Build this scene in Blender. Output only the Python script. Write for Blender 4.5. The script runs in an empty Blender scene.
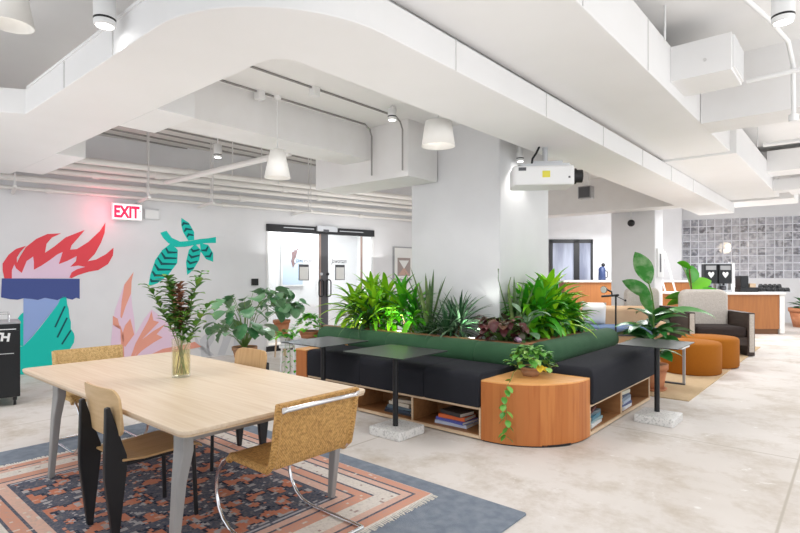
import bpy, bmesh, math, random
from math import sin, cos, pi, radians as R
from mathutils import Vector, Matrix
random.seed(11)
SC = bpy.context.scene
COL = SC.collection

# ---------------------------------------------------------------- materials
def mat(name, col=(.8, .8, .8), rough=.5, metal=0., spec=.5, noise=None, bump=None, isl=None, trans=0., alpha=None, emit=None, estr=0., coat=0., sheen=0., ior=1.45):
    """noise=(scale, colour2, stretch(x,y,z), lo, hi)  bump=(scale, strength, stretch)  isl=list of colours picked per island"""
    m = bpy.data.materials.new(name); m.use_nodes = True
    nt = m.node_tree; N = nt.nodes; Lk = nt.links
    b = N['Principled BSDF']
    b.inputs['Base Color'].default_value = (*col, 1); b.inputs['Roughness'].default_value = rough
    b.inputs['Metallic'].default_value = metal; b.inputs['Specular IOR Level'].default_value = spec
    b.inputs['Transmission Weight'].default_value = trans; b.inputs['IOR'].default_value = ior
    b.inputs['Coat Weight'].default_value = coat; b.inputs['Sheen Weight'].default_value = sheen
    if alpha is not None: b.inputs['Alpha'].default_value = alpha
    if emit: b.inputs['Emission Color'].default_value = (*emit, 1); b.inputs['Emission Strength'].default_value = estr
    def coords(st):
        tc = N.new('ShaderNodeTexCoord'); mp = N.new('ShaderNodeMapping'); mp.inputs['Scale'].default_value = st
        Lk.new(tc.outputs['Object'], mp.inputs['Vector']); return mp.outputs['Vector']
    out = None
    if isl:
        g = N.new('ShaderNodeNewGeometry'); cr = N.new('ShaderNodeValToRGB')
        el = cr.color_ramp.elements
        for k, c in enumerate(isl):
            e = el[k] if k < 2 else el.new(1)
            e.position = k / max(1, len(isl) - 1)
        for k, c in enumerate(isl): el[k].position = k / max(1, len(isl) - 1); el[k].color = (*c, 1)
        Lk.new(g.outputs['Random Per Island'], cr.inputs['Fac']); out = cr.outputs['Color']
    if noise:
        sc, c2, st, lo, hi = noise
        n = N.new('ShaderNodeTexNoise'); n.inputs['Scale'].default_value = sc; n.inputs['Detail'].default_value = 6
        Lk.new(coords(st), n.inputs['Vector'])
        r = N.new('ShaderNodeMapRange'); r.inputs['From Min'].default_value = lo; r.inputs['From Max'].default_value = hi
        Lk.new(n.outputs['Fac'], r.inputs['Value'])
        mx = N.new('ShaderNodeMix'); mx.data_type = 'RGBA'
        Lk.new(r.outputs['Result'], mx.inputs['Factor'])
        if out: Lk.new(out, mx.inputs['A'])
        else: mx.inputs['A'].default_value = (*col, 1)
        mx.inputs['B'].default_value = (*c2, 1); out = mx.outputs['Result']
    if out: Lk.new(out, b.inputs['Base Color'])
    if bump:
        sc, s, st = bump
        n = N.new('ShaderNodeTexNoise'); n.inputs['Scale'].default_value = sc; n.inputs['Detail'].default_value = 3
        Lk.new(coords(st), n.inputs['Vector'])
        bp = N.new('ShaderNodeBump'); bp.inputs['Strength'].default_value = s; bp.inputs['Distance'].default_value = .02
        Lk.new(n.outputs['Fac'], bp.inputs['Height']); Lk.new(bp.outputs['Normal'], b.inputs['Normal'])
    return m

ONE = (1, 1, 1)
M = dict(
    wall=mat('wall_paint', (.77, .77, .785), .6, noise=(3, (.74, .74, .755), ONE, .3, .7)),
    ceil=mat('ceiling_paint', (.85, .84, .83), .7, noise=(2, (.82, .81, .80), ONE, .3, .7)),
    duct=mat('duct_paint', (.83, .825, .825), .5, noise=(2, (.81, .805, .80), ONE, .3, .7)),
    beam=mat('beam_paint', (.81, .80, .795), .65, noise=(4, (.78, .765, .755), ONE, .3, .7)),
    deck=mat('deck_paint', (.66, .64, .615), .7, noise=(6, (.60, .58, .56), (1, .1, 1), .3, .7)),
    pipe=mat('pipe_paint', (.76, .74, .715), .45),
    rod=mat('rod_paint', (.66, .65, .64), .5),
    conduit=mat('conduit_dark', (.30, .29, .28), .6),
    white=mat('white_plastic', (.82, .82, .82), .35),
    oak=mat('pale_oak', (.76, .62, .47), .42, noise=(5, (.66, .50, .345), (.35, 9, 9), .35, .75)),
    oakedge=mat('oak_edge', (.64, .49, .34), .5, noise=(6, (.54, .38, .24), (.4, 9, 9), .3, .7)),
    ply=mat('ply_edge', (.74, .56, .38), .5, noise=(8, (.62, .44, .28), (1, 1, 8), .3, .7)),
    chairwood=mat('chair_ply', (.62, .40, .20), .4, noise=(5, (.50, .30, .13), (8, .8, .8), .3, .7)),
    chairoak=mat('chair_ply_pale', (.70, .49, .27), .4, noise=(5, (.60, .40, .20), (.8, 8, 8), .3, .7)),
    cane=mat('woven_cane', (.60, .335, .10), .6, noise=(150, (.36, .175, .04), (1, 1, 1), .4, .62), bump=(150, .5, ONE)),
    canepale=mat('woven_cane_pale', (.76, .50, .21), .6, noise=(150, (.56, .33, .11), (1, 1, 1), .4, .62), bump=(90, .5, ONE)),
    chrome=mat('chrome', (.78, .78, .80), .12, 1.),
    steel=mat('grey_steel_leg', (.36, .355, .35), .42, .25, noise=(10, (.30, .29, .28), (1, 1, .2), .3, .7)),
    black=mat('black_metal', (.012, .012, .014), .42),
    blackfab=mat('black_fabric', (.018, .019, .024), .9, spec=.2, noise=(300, (.028, .029, .036), ONE, .3, .7), bump=(250, .15, ONE)),
    green=mat('green_fabric', (.022, .085, .034), .85, sheen=.05, noise=(5, (.035, .11, .048), ONE, .3, .75), bump=(180, .2, ONE)),
    walnut=mat('cherry_planks', rough=.45, isl=[(.42, .125, .026), (.53, .185, .045), (.46, .145, .033), (.58, .215, .055)], noise=(4, (.38, .10, .02), (7, 7, .5), .5, .85)),
    walnuttop=mat('cherry_top', (.84, .43, .15), .4, noise=(4, (.72, .34, .11), (1, 8, 8), .35, .75)),
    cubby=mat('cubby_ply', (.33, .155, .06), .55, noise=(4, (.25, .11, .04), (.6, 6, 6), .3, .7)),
    soil=mat('potting_soil', (.035, .022, .014), .95, noise=(30, (.07, .045, .03), ONE, .4, .6), bump=(40, .8, ONE)),
    terrazzo=mat('terrazzo', (.76, .75, .73), .35, noise=(55, (.54, .53, .52), ONE, .52, .62)),
    terrazzo2=mat('terrazzo_side', (.66, .65, .64), .5, noise=(26, (.16, .15, .15), ONE, .52, .6)),
    terra=mat('terracotta', (.50, .19, .085), .75, noise=(7, (.60, .28, .15), ONE, .4, .75)),
    terrab=mat('terracotta_brown', (.40, .20, .10), .75, noise=(7, (.48, .28, .16), ONE, .4, .75)),
    orange=mat('ochre_fabric', (.40, .135, .006), .95, sheen=.0, noise=(120, (.34, .105, .005), ONE, .35, .65), bump=(150, .2, ONE)),
    beige=mat('beige_boucle', (.60, .55, .50), .95, sheen=.2, noise=(40, (.52, .47, .42), ONE, .35, .65), bump=(60, .4, ONE)),
    tan=mat('tan_leather', (.47, .32, .19), .6, noise=(3, (.40, .26, .15), ONE, .35, .65)),
    dwood=mat('dark_wood', (.035, .022, .018), .5, noise=(5, (.06, .04, .03), (1, 1, 6), .3, .7)),
    greyfab=mat('grey_fabric', (.36, .33, .30), .9),
    bluefab=mat('blue_fabric', (.10, .15, .25), .9),
    cardboard=mat('book_pages', (.78, .74, .66), .8),
    paper=mat('paper', (.80, .80, .78), .7),
    mat_=mat('blue_grey_carpet', (.19, .222, .275), .95, spec=.2, noise=(14, (.255, .29, .34), ONE, .35, .68), bump=(160, .4, ONE)),
    sand=mat('sand_rug', (.60, .44, .27), .9, noise=(10, (.53, .38, .22), (1, 6, 1), .35, .65), bump=(120, .3, ONE)),
    sandedge=mat('rug_binding', (.30, .22, .13), .9),
    fringe=mat('cream_fringe', (.74, .70, .64), .9),
    glass=None,
    lens=mat('lamp_lens', (1, 1, 1), .4, emit=(1, .98, .95), estr=9),
    shade=mat('white_shade', (.82, .80, .76), .6, emit=(1, .97, .92), estr=.06),
    exitface=mat('exit_face', (.9, .8, .8), .4, emit=(1, .86, .88), estr=.55),
    exitred=mat('exit_letters', (.75, .01, .06), .4, emit=(1, .0, .08), estr=.55),
    grey=mat('grey_plastic', (.35, .35, .36), .4),
    dgrey=mat('dark_grey', (.09, .09, .10), .45),
    cart=mat('black_cart', (.010, .011, .013), .35),
    lettering=mat('white_lettering', (.8, .8, .8), .5),
    darktext=mat('dark_lettering', (.03, .03, .03), .5),
    stem=mat('brown_stem', (.16, .085, .04), .8),
    gstem=mat('green_stem', (.13, .24, .05), .6),
    red=mat('mural_red', (.77, .065, .085), .6), pink=mat('mural_pink', (.80, .60, .74), .6), navy=mat('mural_navy', (.055, .085, .28), .6),
    blue=mat('mural_blue', (.30, .41, .73), .6), teal=mat('mural_teal', (.0, .56, .47), .6), dteal=mat('mural_dark_teal', (.0, .085, .10), .6),
    salmon=mat('mural_salmon', (.82, .36, .27), .6), lgrey=mat('mural_grey', (.62, .63, .66), .6),
    posterblue=mat('poster_pale_blue', (.50, .62, .78), .6), posterdark=mat('poster_brown', (.18, .10, .10), .6), postergrey=mat('poster_grey', (.36, .30, .28), .6),
    posterpink=mat('poster_pink', (.55, .36, .30), .6),
    silver=mat('silver_case', (.52, .53, .55), .35, .6),
    yellow=mat('yellow_sticker', (.75, .68, .08), .5),
    grout=mat('block_grout', (.74, .75, .80), .6),
    fruity=mat('yellow_leaf', (.75, .5, .03), .6),
    mauve=mat('mauve_flower', (.55, .36, .5), .7),
    counter=mat('counter_wood', (.42, .165, .05), .45, noise=(4, (.34, .125, .038), (6, 6, .4), .35, .75)),
    countertop=mat('counter_white', (.82, .80, .77), .35),
    brown=mat('brown_plinth', (.16, .07, .03), .5),
)
def leafmat(name, cols, rough=.4, c2=None):
    return mat(name, rough=rough, isl=cols, noise=(9, c2, ONE, .45, .75) if c2 else None, spec=.5)
M['lime'] = leafmat('lime_dracaena_leaf', [(.05, .30, .01), (.20, .58, .014), (.52, .82, .03), (.09, .42, .012)])
M['bright'] = leafmat('bright_leaf', [(.025, .22, .012), (.07, .42, .016), (.24, .62, .025)])
M['dark'] = leafmat('dark_leaf', [(.012, .06, .014), (.03, .11, .025), (.05, .15, .04)], .35)
M['stripe'] = leafmat('striped_leaf', [(.02, .085, .03), (.05, .13, .055), (.16, .25, .15)], .4)
M['snake'] = leafmat('snake_leaf', [(.05, .13, .04), (.11, .2, .06), (.2, .28, .09)], .4, (.03, .08, .03))
M['pale'] = leafmat('pale_leaf', [(.22, .38, .22), (.32, .46, .32), (.12, .28, .12)], .4, (.08, .22, .08))
M['burgundy'] = leafmat('burgundy_leaf', [(.05, .008, .012), (.10, .02, .02), (.16, .08, .05), (.05, .06, .03)], .4)
M['pothos'] = leafmat('pothos_leaf', [(.06, .26, .03), (.14, .40, .06), (.30, .52, .12)], .38)
M['monstera'] = leafmat('monstera_leaf', [(.04, .18, .06), (.10, .28, .11), (.24, .40, .22)], .35, (.20, .36, .20))
M['rubber'] = leafmat('glossy_leaf', [(.02, .13, .025), (.05, .22, .045), (.10, .32, .07)], .3)
M['rubberpale'] = leafmat('variegated_leaf', [(.05, .28, .05), (.10, .36, .08)], .3, (.42, .58, .34))
M['branch'] = leafmat('branch_leaf', [(.05, .17, .02), (.11, .29, .04), (.20, .36, .05)], .45)
M['dry'] = leafmat('dried_leaf', [(.26, .10, .06), (.36, .17, .10), (.20, .09, .06)], .7)

def canemat(name, c1, c2, c3):
    m = bpy.data.materials.new(name); m.use_nodes = True; nt = m.node_tree; N = nt.nodes; Lk = nt.links
    b = N['Principled BSDF']; b.inputs['Roughness'].default_value = .6
    tc = N.new('ShaderNodeTexCoord'); outs = []
    for d, sc in (((1, 0, 0), 24), ((0, 1, 1), 24)):
        mp = N.new('ShaderNodeVectorMath'); mp.operation = 'DOT_PRODUCT'; mp.inputs[1].default_value = d; Lk.new(tc.outputs['Object'], mp.inputs[0])
        k = N.new('ShaderNodeMath'); k.operation = 'MULTIPLY'; k.inputs[1].default_value = sc * 20; Lk.new(mp.outputs['Value'], k.inputs[0])
        sn = N.new('ShaderNodeMath'); sn.operation = 'SINE'; Lk.new(k.outputs[0], sn.inputs[0]); outs.append(sn.outputs[0])
    mu = N.new('ShaderNodeMath'); mu.operation = 'MULTIPLY'; Lk.new(outs[0], mu.inputs[0]); Lk.new(outs[1], mu.inputs[1])
    n = N.new('ShaderNodeTexNoise'); n.inputs['Scale'].default_value = 70; n.inputs['Detail'].default_value = 2; Lk.new(tc.outputs['Object'], n.inputs['Vector'])
    ad = N.new('ShaderNodeMath'); ad.operation = 'MULTIPLY_ADD'; ad.inputs[1].default_value = .22; Lk.new(mu.outputs[0], ad.inputs[0]); Lk.new(n.outputs['Fac'], ad.inputs[2])
    cr = N.new('ShaderNodeValToRGB'); el = cr.color_ramp.elements; el.new(.5)
    for i, (p, c) in enumerate(((.22, c3), (.48, c2), (.70, c1))): el[i].position = p
    for i, (p, c) in enumerate(((.22, c3), (.48, c2), (.70, c1))): el[i].color = (*c, 1)
    Lk.new(ad.outputs[0], cr.inputs['Fac']); Lk.new(cr.outputs['Color'], b.inputs['Base Color'])
    bp = N.new('ShaderNodeBump'); bp.inputs['Strength'].default_value = .5; bp.inputs['Distance'].default_value = .004; Lk.new(mu.outputs[0], bp.inputs['Height']); Lk.new(bp.outputs['Normal'], b.inputs['Normal'])
    return m
M['cane'] = canemat('woven_cane_honey', (.74, .43, .15), (.58, .31, .085), (.27, .12, .025))
M['canepale'] = canemat('woven_cane_light', (.86, .62, .30), (.74, .48, .19), (.42, .23, .07))
def glassmat(name, tint=(1, 1, 1), a=.12, rough=.03):
    m = bpy.data.materials.new(name); m.use_nodes = True; nt = m.node_tree; N = nt.nodes; Lk = nt.links
    N.remove(N['Principled BSDF'])
    t = N.new('ShaderNodeBsdfTransparent'); t.inputs['Color'].default_value = (*tint, 1)
    g = N.new('ShaderNodeBsdfGlossy'); g.inputs['Roughness'].default_value = rough
    f = N.new('ShaderNodeFresnel'); f.inputs['IOR'].default_value = 1.4
    ad = N.new('ShaderNodeMath'); ad.operation = 'MULTIPLY_ADD'; ad.inputs[1].default_value = .8 if a > 0 else .35; ad.inputs[2].default_value = a * .2
    Lk.new(f.outputs[0], ad.inputs[0])
    mx = N.new('ShaderNodeMixShader'); Lk.new(ad.outputs[0], mx.inputs[0]); Lk.new(t.outputs[0], mx.inputs[1]); Lk.new(g.outputs[0], mx.inputs[2])
    Lk.new(mx.outputs[0], N['Material Output'].inputs['Surface']); return m
M['glass'] = glassmat('clear_glass', (.97, .985, .98))
M['vaseglass'] = glassmat('vase_glass', (.985, .99, .965), .0)
M['water'] = glassmat('vase_water', (.95, .92, .66), .0)
M['blockglass'] = None
M['ledgewood'] = mat('ledge_wood', (.36, .165, .075), .5, noise=(4, (.28, .12, .05), (1, 8, 8), .35, .75))

def blockmat():
    m = bpy.data.materials.new('glass_block'); m.use_nodes = True; nt = m.node_tree; N = nt.nodes; Lk = nt.links
    b = N['Principled BSDF']
    g = N.new('ShaderNodeNewGeometry'); cr = N.new('ShaderNodeValToRGB'); el = cr.color_ramp.elements
    el[0].color = (.10, .11, .16, 1); el[1].color = (.50, .51, .58, 1); e = el.new(.5); e.color = (.28, .29, .36, 1)
    Lk.new(g.outputs['Random Per Island'], cr.inputs['Fac'])
    tc = N.new('ShaderNodeTexCoord'); n = N.new('ShaderNodeTexNoise'); n.inputs['Scale'].default_value = 9; Lk.new(tc.outputs['Object'], n.inputs['Vector'])
    mx = N.new('ShaderNodeMix'); mx.data_type = 'RGBA'; r = N.new('ShaderNodeMapRange'); r.inputs['From Min'].default_value = .42; r.inputs['From Max'].default_value = .62
    Lk.new(n.outputs['Fac'], r.inputs['Value']); Lk.new(r.outputs['Result'], mx.inputs['Factor']); Lk.new(cr.outputs['Color'], mx.inputs['A']); mx.inputs['B'].default_value = (.66, .67, .74, 1)
    Lk.new(mx.outputs['Result'], b.inputs['Base Color']); b.inputs['Roughness'].default_value = .12
    b.inputs['Alpha'].default_value = .62
    bp = N.new('ShaderNodeBump'); bp.inputs['Strength'].default_value = .4; Lk.new(n.outputs['Fac'], bp.inputs['Height']); Lk.new(bp.outputs['Normal'], b.inputs['Normal'])
    return m
M['blockglass'] = blockmat()

def floormat():
    m = bpy.data.materials.new('polished_concrete'); m.use_nodes = True; nt = m.node_tree; N = nt.nodes; Lk = nt.links
    b = N['Principled BSDF']; tc = N.new('ShaderNodeTexCoord')
    def noise(sc, det=6, rough=.6):
        n = N.new('ShaderNodeTexNoise'); n.inputs['Scale'].default_value = sc; n.inputs['Detail'].default_value = det; n.inputs['Roughness'].default_value = rough
        Lk.new(tc.outputs['Object'], n.inputs['Vector']); return n.outputs['Fac']
    def rng(v, lo, hi):
        r = N.new('ShaderNodeMapRange'); r.inputs['From Min'].default_value = lo; r.inputs['From Max'].default_value = hi; Lk.new(v, r.inputs['Value']); return r.outputs['Result']
    def mix(f, a, c):
        x = N.new('ShaderNodeMix'); x.data_type = 'RGBA'; Lk.new(f, x.inputs['Factor'])
        if isinstance(a, tuple): x.inputs['A'].default_value = (*a, 1)
        else: Lk.new(a, x.inputs['A'])
        x.inputs['B'].default_value = (*c, 1); return x.outputs['Result']
    c = mix(rng(noise(.55), .38, .66), (.72, .675, .64), (.63, .58, .535))
    c = mix(rng(noise(2.3, 8, .7),   .47, .72), c, (.47, .40, .325))
    c = mix(rng(noise(7, 8, .7), .62, .72), c, (.80, .77, .745))
    vo = N.new('ShaderNodeTexVoronoi'); vo.inputs['Scale'].default_value = 1.9; Lk.new(tc.outputs['Object'], vo.inputs['Vector'])
    c = mix(rng(vo.outputs['Distance'], .055, .02), c, (.83, .81, .79))
    # saw-cut joints along both directions every 3 m
    sx = N.new('ShaderNodeSeparateXYZ'); Lk.new(tc.outputs['Object'], sx.inputs[0])
    for k, off in ((0, .35), (1, .62)):
        a = N.new('ShaderNodeMath'); a.operation = 'ADD'; Lk.new(sx.outputs[k], a.inputs[0]); a.inputs[1].default_value = off
        p = N.new('ShaderNodeMath'); p.operation = 'PINGPONG'; Lk.new(a.outputs[0], p.inputs[0]); p.inputs[1].default_value = 1.5
        c = mix(rng(p.outputs[0], .012, .004), c, (.47, .42, .36))
    Lk.new(c, b.inputs['Base Color'])
    Lk.new(rng(noise(1.3), -.3, 1.0), b.inputs['Roughness']); b.inputs['Specular IOR Level'].default_value = .35
    return m
M['floor'] = floormat()

def rugmat(hx, hy):
    m = bpy.data.materials.new('persian_rug'); m.use_nodes = True; nt = m.node_tree; N = nt.nodes; Lk = nt.links
    b = N['Principled BSDF']; b.inputs['Roughness'].default_value = .95; b.inputs['Specular IOR Level'].default_value = .15
    tc = N.new('ShaderNodeTexCoord'); sn = N.new('ShaderNodeVectorMath'); sn.operation = 'SNAP'; sn.inputs[1].default_value = (.018, .018, 5)
    Lk.new(tc.outputs['Object'], sn.inputs[0]); ab = N.new('ShaderNodeVectorMath'); ab.operation = 'ABSOLUTE'; Lk.new(sn.outputs[0], ab.inputs[0])
    s = N.new('ShaderNodeSeparateXYZ'); Lk.new(ab.outputs[0], s.inputs[0])
    def mth(op, a, c=None, d=None):
        x = N.new('ShaderNodeMath'); x.operation = op
        for k, v in enumerate((a, c, d)):
            if v is None: continue
            if isinstance(v, (int, float)): x.inputs[k].default_value = v
            else: Lk.new(v, x.inputs[k])
        return x.outputs[0]
    dx = mth('SUBTRACT', hx, s.outputs[0]); dy = mth('SUBTRACT', hy, s.outputs[1]); d = mth('MINIMUM', dx, dy)
    def ramp(v, stops, interp='CONSTANT'):
        cr = N.new('ShaderNodeValToRGB'); cr.color_ramp.interpolation = interp; el = cr.color_ramp.elements
        while len(el) < len(stops): el.new(.5)
        for k, (p, c) in enumerate(stops): el[k].position = p
        for k, (p, c) in enumerate(stops): el[k].color = (*c, 1)
        Lk.new(v, cr.inputs['Fac']); return cr.outputs['Color']
    sal, cre, nav, pal = (.66, .34, .245), (.74, .68, .62), (.10, .11, .15), (.72, .47, .38)
    bands = ramp(d, [(0, cre), (.012, sal), (.085, nav), (.10, pal), (.155, nav), (.165, cre), (.28, nav), (.295, sal), (.375, nav), (.39, pal), (.45, nav), (.47, (.5, .5, .54)), (.485, nav)])
    # dots inside the bands
    ns = N.new('ShaderNodeTexVoronoi'); ns.inputs['Scale'].default_value = 15; ns.distance = 'MANHATTAN'; Lk.new(sn.outputs[0], ns.inputs['Vector'])
    def mix(f, a, c):
        x = N.new('ShaderNodeMix'); x.data_type = 'RGBA'; Lk.new(f, x.inputs['Factor'])
        for k, v in (('A', a), ('B', c)):
            if isinstance(v, tuple): x.inputs[k].default_value = (*v, 1)
            else: Lk.new(v, x.inputs[k])
        return x.outputs['Result']
    def noise(sc, v=ab.outputs[0], det=2):
        n = N.new('ShaderNodeTexNoise'); n.inputs['Scale'].default_value = sc; n.inputs['Detail'].default_value = det; Lk.new(v, n.inputs['Vector']); return n.outputs['Fac']
    dots = mth('LESS_THAN', ns.outputs['Distance'], .28)
    dots = mth('MULTIPLY', dots, .75)
    alt = ramp(d, [(0, cre), (.10, cre), (.165, (.30, .16, .15)), (.295, cre), (.45, nav)])
    bands = mix(dots, bands, alt)
    # field: leafy salmon figures on navy with cream glints
    f1 = ramp(noise(6.5), [(0, nav), (.50, (.03, .04, .07)), (.535, (.60, .22, .13)), (.66, (.70, .42, .32)), (.72, nav)])
    v2 = N.new('ShaderNodeTexVoronoi'); v2.inputs['Scale'].default_value = 9; v2.distance = 'MANHATTAN'; Lk.new(ab.outputs[0], v2.inputs['Vector'])
    f1 = mix(mth('LESS_THAN', v2.outputs['Distance'], .20), f1, (.66, .27, .17))
    f1 = mix(mth('LESS_THAN', v2.outputs['Distance'], .09), f1, (.68, .55, .48))
    f1 = mix(mth('GREATER_THAN', noise(16), .60), f1, (.46, .44, .45))
    fin = mth('GREATER_THAN', d, .50)
    c = mix(fin, bands, f1)
    fade = N.new('ShaderNodeTexNoise'); fade.inputs['Scale'].default_value = 60; Lk.new(tc.outputs['Object'], fade.inputs['Vector'])
    fr = N.new('ShaderNodeMapRange'); fr.inputs['From Min'].default_value = .45; fr.inputs['From Max'].default_value = .8; fr.inputs['To Max'].default_value = .5; Lk.new(fade.outputs['Fac'], fr.inputs['Value'])
    c = mix(fr.outputs[0], c, (.42, .36, .34))
    Lk.new(c, b.inputs['Base Color']); return m

# ---------------------------------------------------------------- mesh helper
class MB:
    def __init__(s): s.v = []; s.f = []; s.mi = []; s.sm = []
    def add(s, vs, fs, mi=0, smooth=False, T=None):
        o = len(s.v)
        for p in vs:
            p = Vector(p); s.v.append(T @ p if T else p)
        for f in fs: s.f.append([o + i for i in f]); s.mi.append(mi); s.sm.append(smooth)
        return s
    def box(s, x0, x1, y0, y1, z0, z1, mi=0, T=None):
        return s.add([(x0, y0, z0), (x1, y0, z0), (x1, y1, z0), (x0, y1, z0), (x0, y0, z1), (x1, y0, z1), (x1, y1, z1), (x0, y1, z1)],
                     [(3, 2, 1, 0), (4, 5, 6, 7), (0, 1, 5, 4), (1, 2, 6, 5), (2, 3, 7, 6), (3, 0, 4, 7)], mi, False, T)
    def prism(s, pts, a0, a1, axis='z', mi=0, T=None):
        """closed polygon extruded along an axis; pts are (x,y) / (x,z) / (y,z)"""
        n = len(pts)
        def mk(p, a): return {'z': (p[0], p[1], a), 'y': (p[0], a, p[1]), 'x': (a, p[0], p[1])}[axis]
        vs = [mk(p, a0) for p in pts] + [mk(p, a1) for p in pts]
        fs = [tuple(range(n))[::-1], tuple(range(n, 2 * n))] + [(i, (i + 1) % n, n + (i + 1) % n, n + i) for i in range(n)]
        return s.add(vs, fs, mi, False, T)
    def tube(s, pts, r, n=8, mi=0, cap=True, r1=None, T=None):
        pts = [Vector(p) for p in pts]; m = len(pts); vs = []; fs = []
        up = None
        for i, p in enumerate(pts):
            d = (pts[min(i + 1, m - 1)] - pts[max(i - 1, 0)]).normalized()
            if up is None:
                up = Vector((0, 0, 1)) if abs(d.z) < .9 else Vector((1, 0, 0))
            a = d.cross(up).normalized(); b = a.cross(d).normalized(); up = b
            rr = r if r1 is None else r + (r1 - r) * i / (m - 1)
            for k in range(n): t = 2 * pi * k / n; vs.append(p + a * cos(t) * rr + b * sin(t) * rr)
        for i in range(m - 1):
            for k in range(n): fs.append((i * n + k, i * n + (k + 1) % n, (i + 1) * n + (k + 1) % n, (i + 1) * n + k))
        s.add(vs, fs, mi, True, T)
        if cap:
            s.add(vs[:n], [tuple(range(n))], mi, False, T); s.add(vs[-n:], [tuple(range(n))[::-1]], mi, False, T)
        return s
    def lathe(s, prof, c=(0, 0, 0), n=24, mi=0, smooth=True, T=None):
        vs = []; fs = []; m = len(prof)
        for r, z in prof:
            for k in range(n): t = 2 * pi * k / n; vs.append((c[0] + r * cos(t), c[1] + r * sin(t), c[2] + z))
        for i in range(m - 1):
            for k in range(n): fs.append((i * n + k, i * n + (k + 1) % n, (i + 1) * n + (k + 1) % n, (i + 1) * n + k))
        return s.add(vs, fs, mi, smooth, T)
    def cyl(s, p0, p1, r, n=16, mi=0, r1=None): return s.tube([p0, p1], r, n, mi, True, r1)
    def ball(s, c, r, n=12, mi=0, sz=1.):
        return s.lathe([(r * sin(pi * i / 8) + (1e-4 if i in (0, 8) else 0), -r * sz * cos(pi * i / 8)) for i in range(9)], c, n, mi)
    def leaf(s, base, az, el, L, W, droop=1., prof='strap', n=6, fold=.2, mi=0, twist=0.):
        p = Vector(base); vs = []; fs = []; e = el
        for i in range(n + 1):
            t = i / n
            d = Vector((cos(e) * cos(az), cos(e) * sin(az), sin(e)))
            side = Vector((-sin(az), cos(az), 0)); nor = side.cross(d) * -1
            if twist: side = (side * cos(twist) + nor * sin(twist)); nor = side.cross(d) * -1
            if prof == 'strap': w = W * min(1, .3 + 1.9 * t) * (1 - t ** 2.6)
            elif prof == 'sword': w = W * min(1, .55 + 1.5 * t) * (1 - t ** 4) ** .8
            elif prof == 'heart': w = W * (sin(pi * min(1, .12 + .88 * t)) ** .75)
            elif prof == 'notch': w = W * (sin(pi * min(1, .15 + .85 * t)) ** .7) * (1 if i % 2 else .62)
            else: w = W * max(0, sin(pi * min(1, .03 + .97 * t))) ** .8
            w = max(w, .0008)
            vs += [p + side * w * .5 + nor * w * fold, p, p - side * w * .5 + nor * w * fold]
            e -= droop / n * (.5 + t); p = p + d * (L / n)
        for i in range(n):
            a = i * 3
            fs += [(a, a + 1, a + 4, a + 3), (a + 1, a + 2, a + 5, a + 4)]
        return s.add(vs, fs, mi, True)
    def clamp(s, loc):
        """keep planter leaves from growing into the column"""
        for v in s.v:
            wx, wy = v.x + loc[0], v.y + loc[1]
            if loc[1] < 5.5 and loc[0] < -3.2:
                if -4.66 < wx and wy > 5.6: v.y = 5.6 - loc[1] - random.random() * .02
            elif loc[1] >= 5.5 and wx < -3.23: v.x = -3.23 - loc[0] + random.random() * .02
        return s
    def build(s, name, m, parent=None, world=False, bevel=0, seg=2, subsurf=0, auto=True):
        me = bpy.data.meshes.new(name); off = Vector((0, 0, 0))
        if world and parent is not None:
            mw = Matrix.Translation(parent.location) @ Matrix.Rotation(parent.rotation_euler.z, 4, 'Z')
            pp = parent
            while pp.parent is not None:
                pp = pp.parent
                mw = (Matrix.Translation(pp.location) @ Matrix.Rotation(pp.rotation_euler.z, 4, 'Z')) @ mw
            inv = mw.inverted(); vs = [inv @ v for v in s.v]
        elif parent is None:
            xs = [v.x for v in s.v]; ys = [v.y for v in s.v]; zs = [v.z for v in s.v]
            off = Vector(((min(xs) + max(xs)) / 2, (min(ys) + max(ys)) / 2, min(zs))); vs = [v - off for v in s.v]
        else: vs = s.v
        me.from_pydata([tuple(v) for v in vs], [], s.f)
        for k in (m if isinstance(m, (list, tuple)) else [m]): me.materials.append(M[k] if isinstance(k, str) else k)
        for p, i, sm in zip(me.polygons, s.mi, s.sm): p.material_index = i; p.use_smooth = sm
        me.update()
        o = bpy.data.objects.new(name, me); COL.objects.link(o); o.location = off
        if parent is not None: o.parent = parent; o.location = (0, 0, 0)
        if bevel:
            md = o.modifiers.new('bevel', 'BEVEL'); md.width = bevel; md.segments = seg; md.limit_method = 'ANGLE'; md.angle_limit = R(40)
        if subsurf:
            md = o.modifiers.new('sub', 'SUBSURF'); md.levels = md.render_levels = subsurf
        return o

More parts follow.
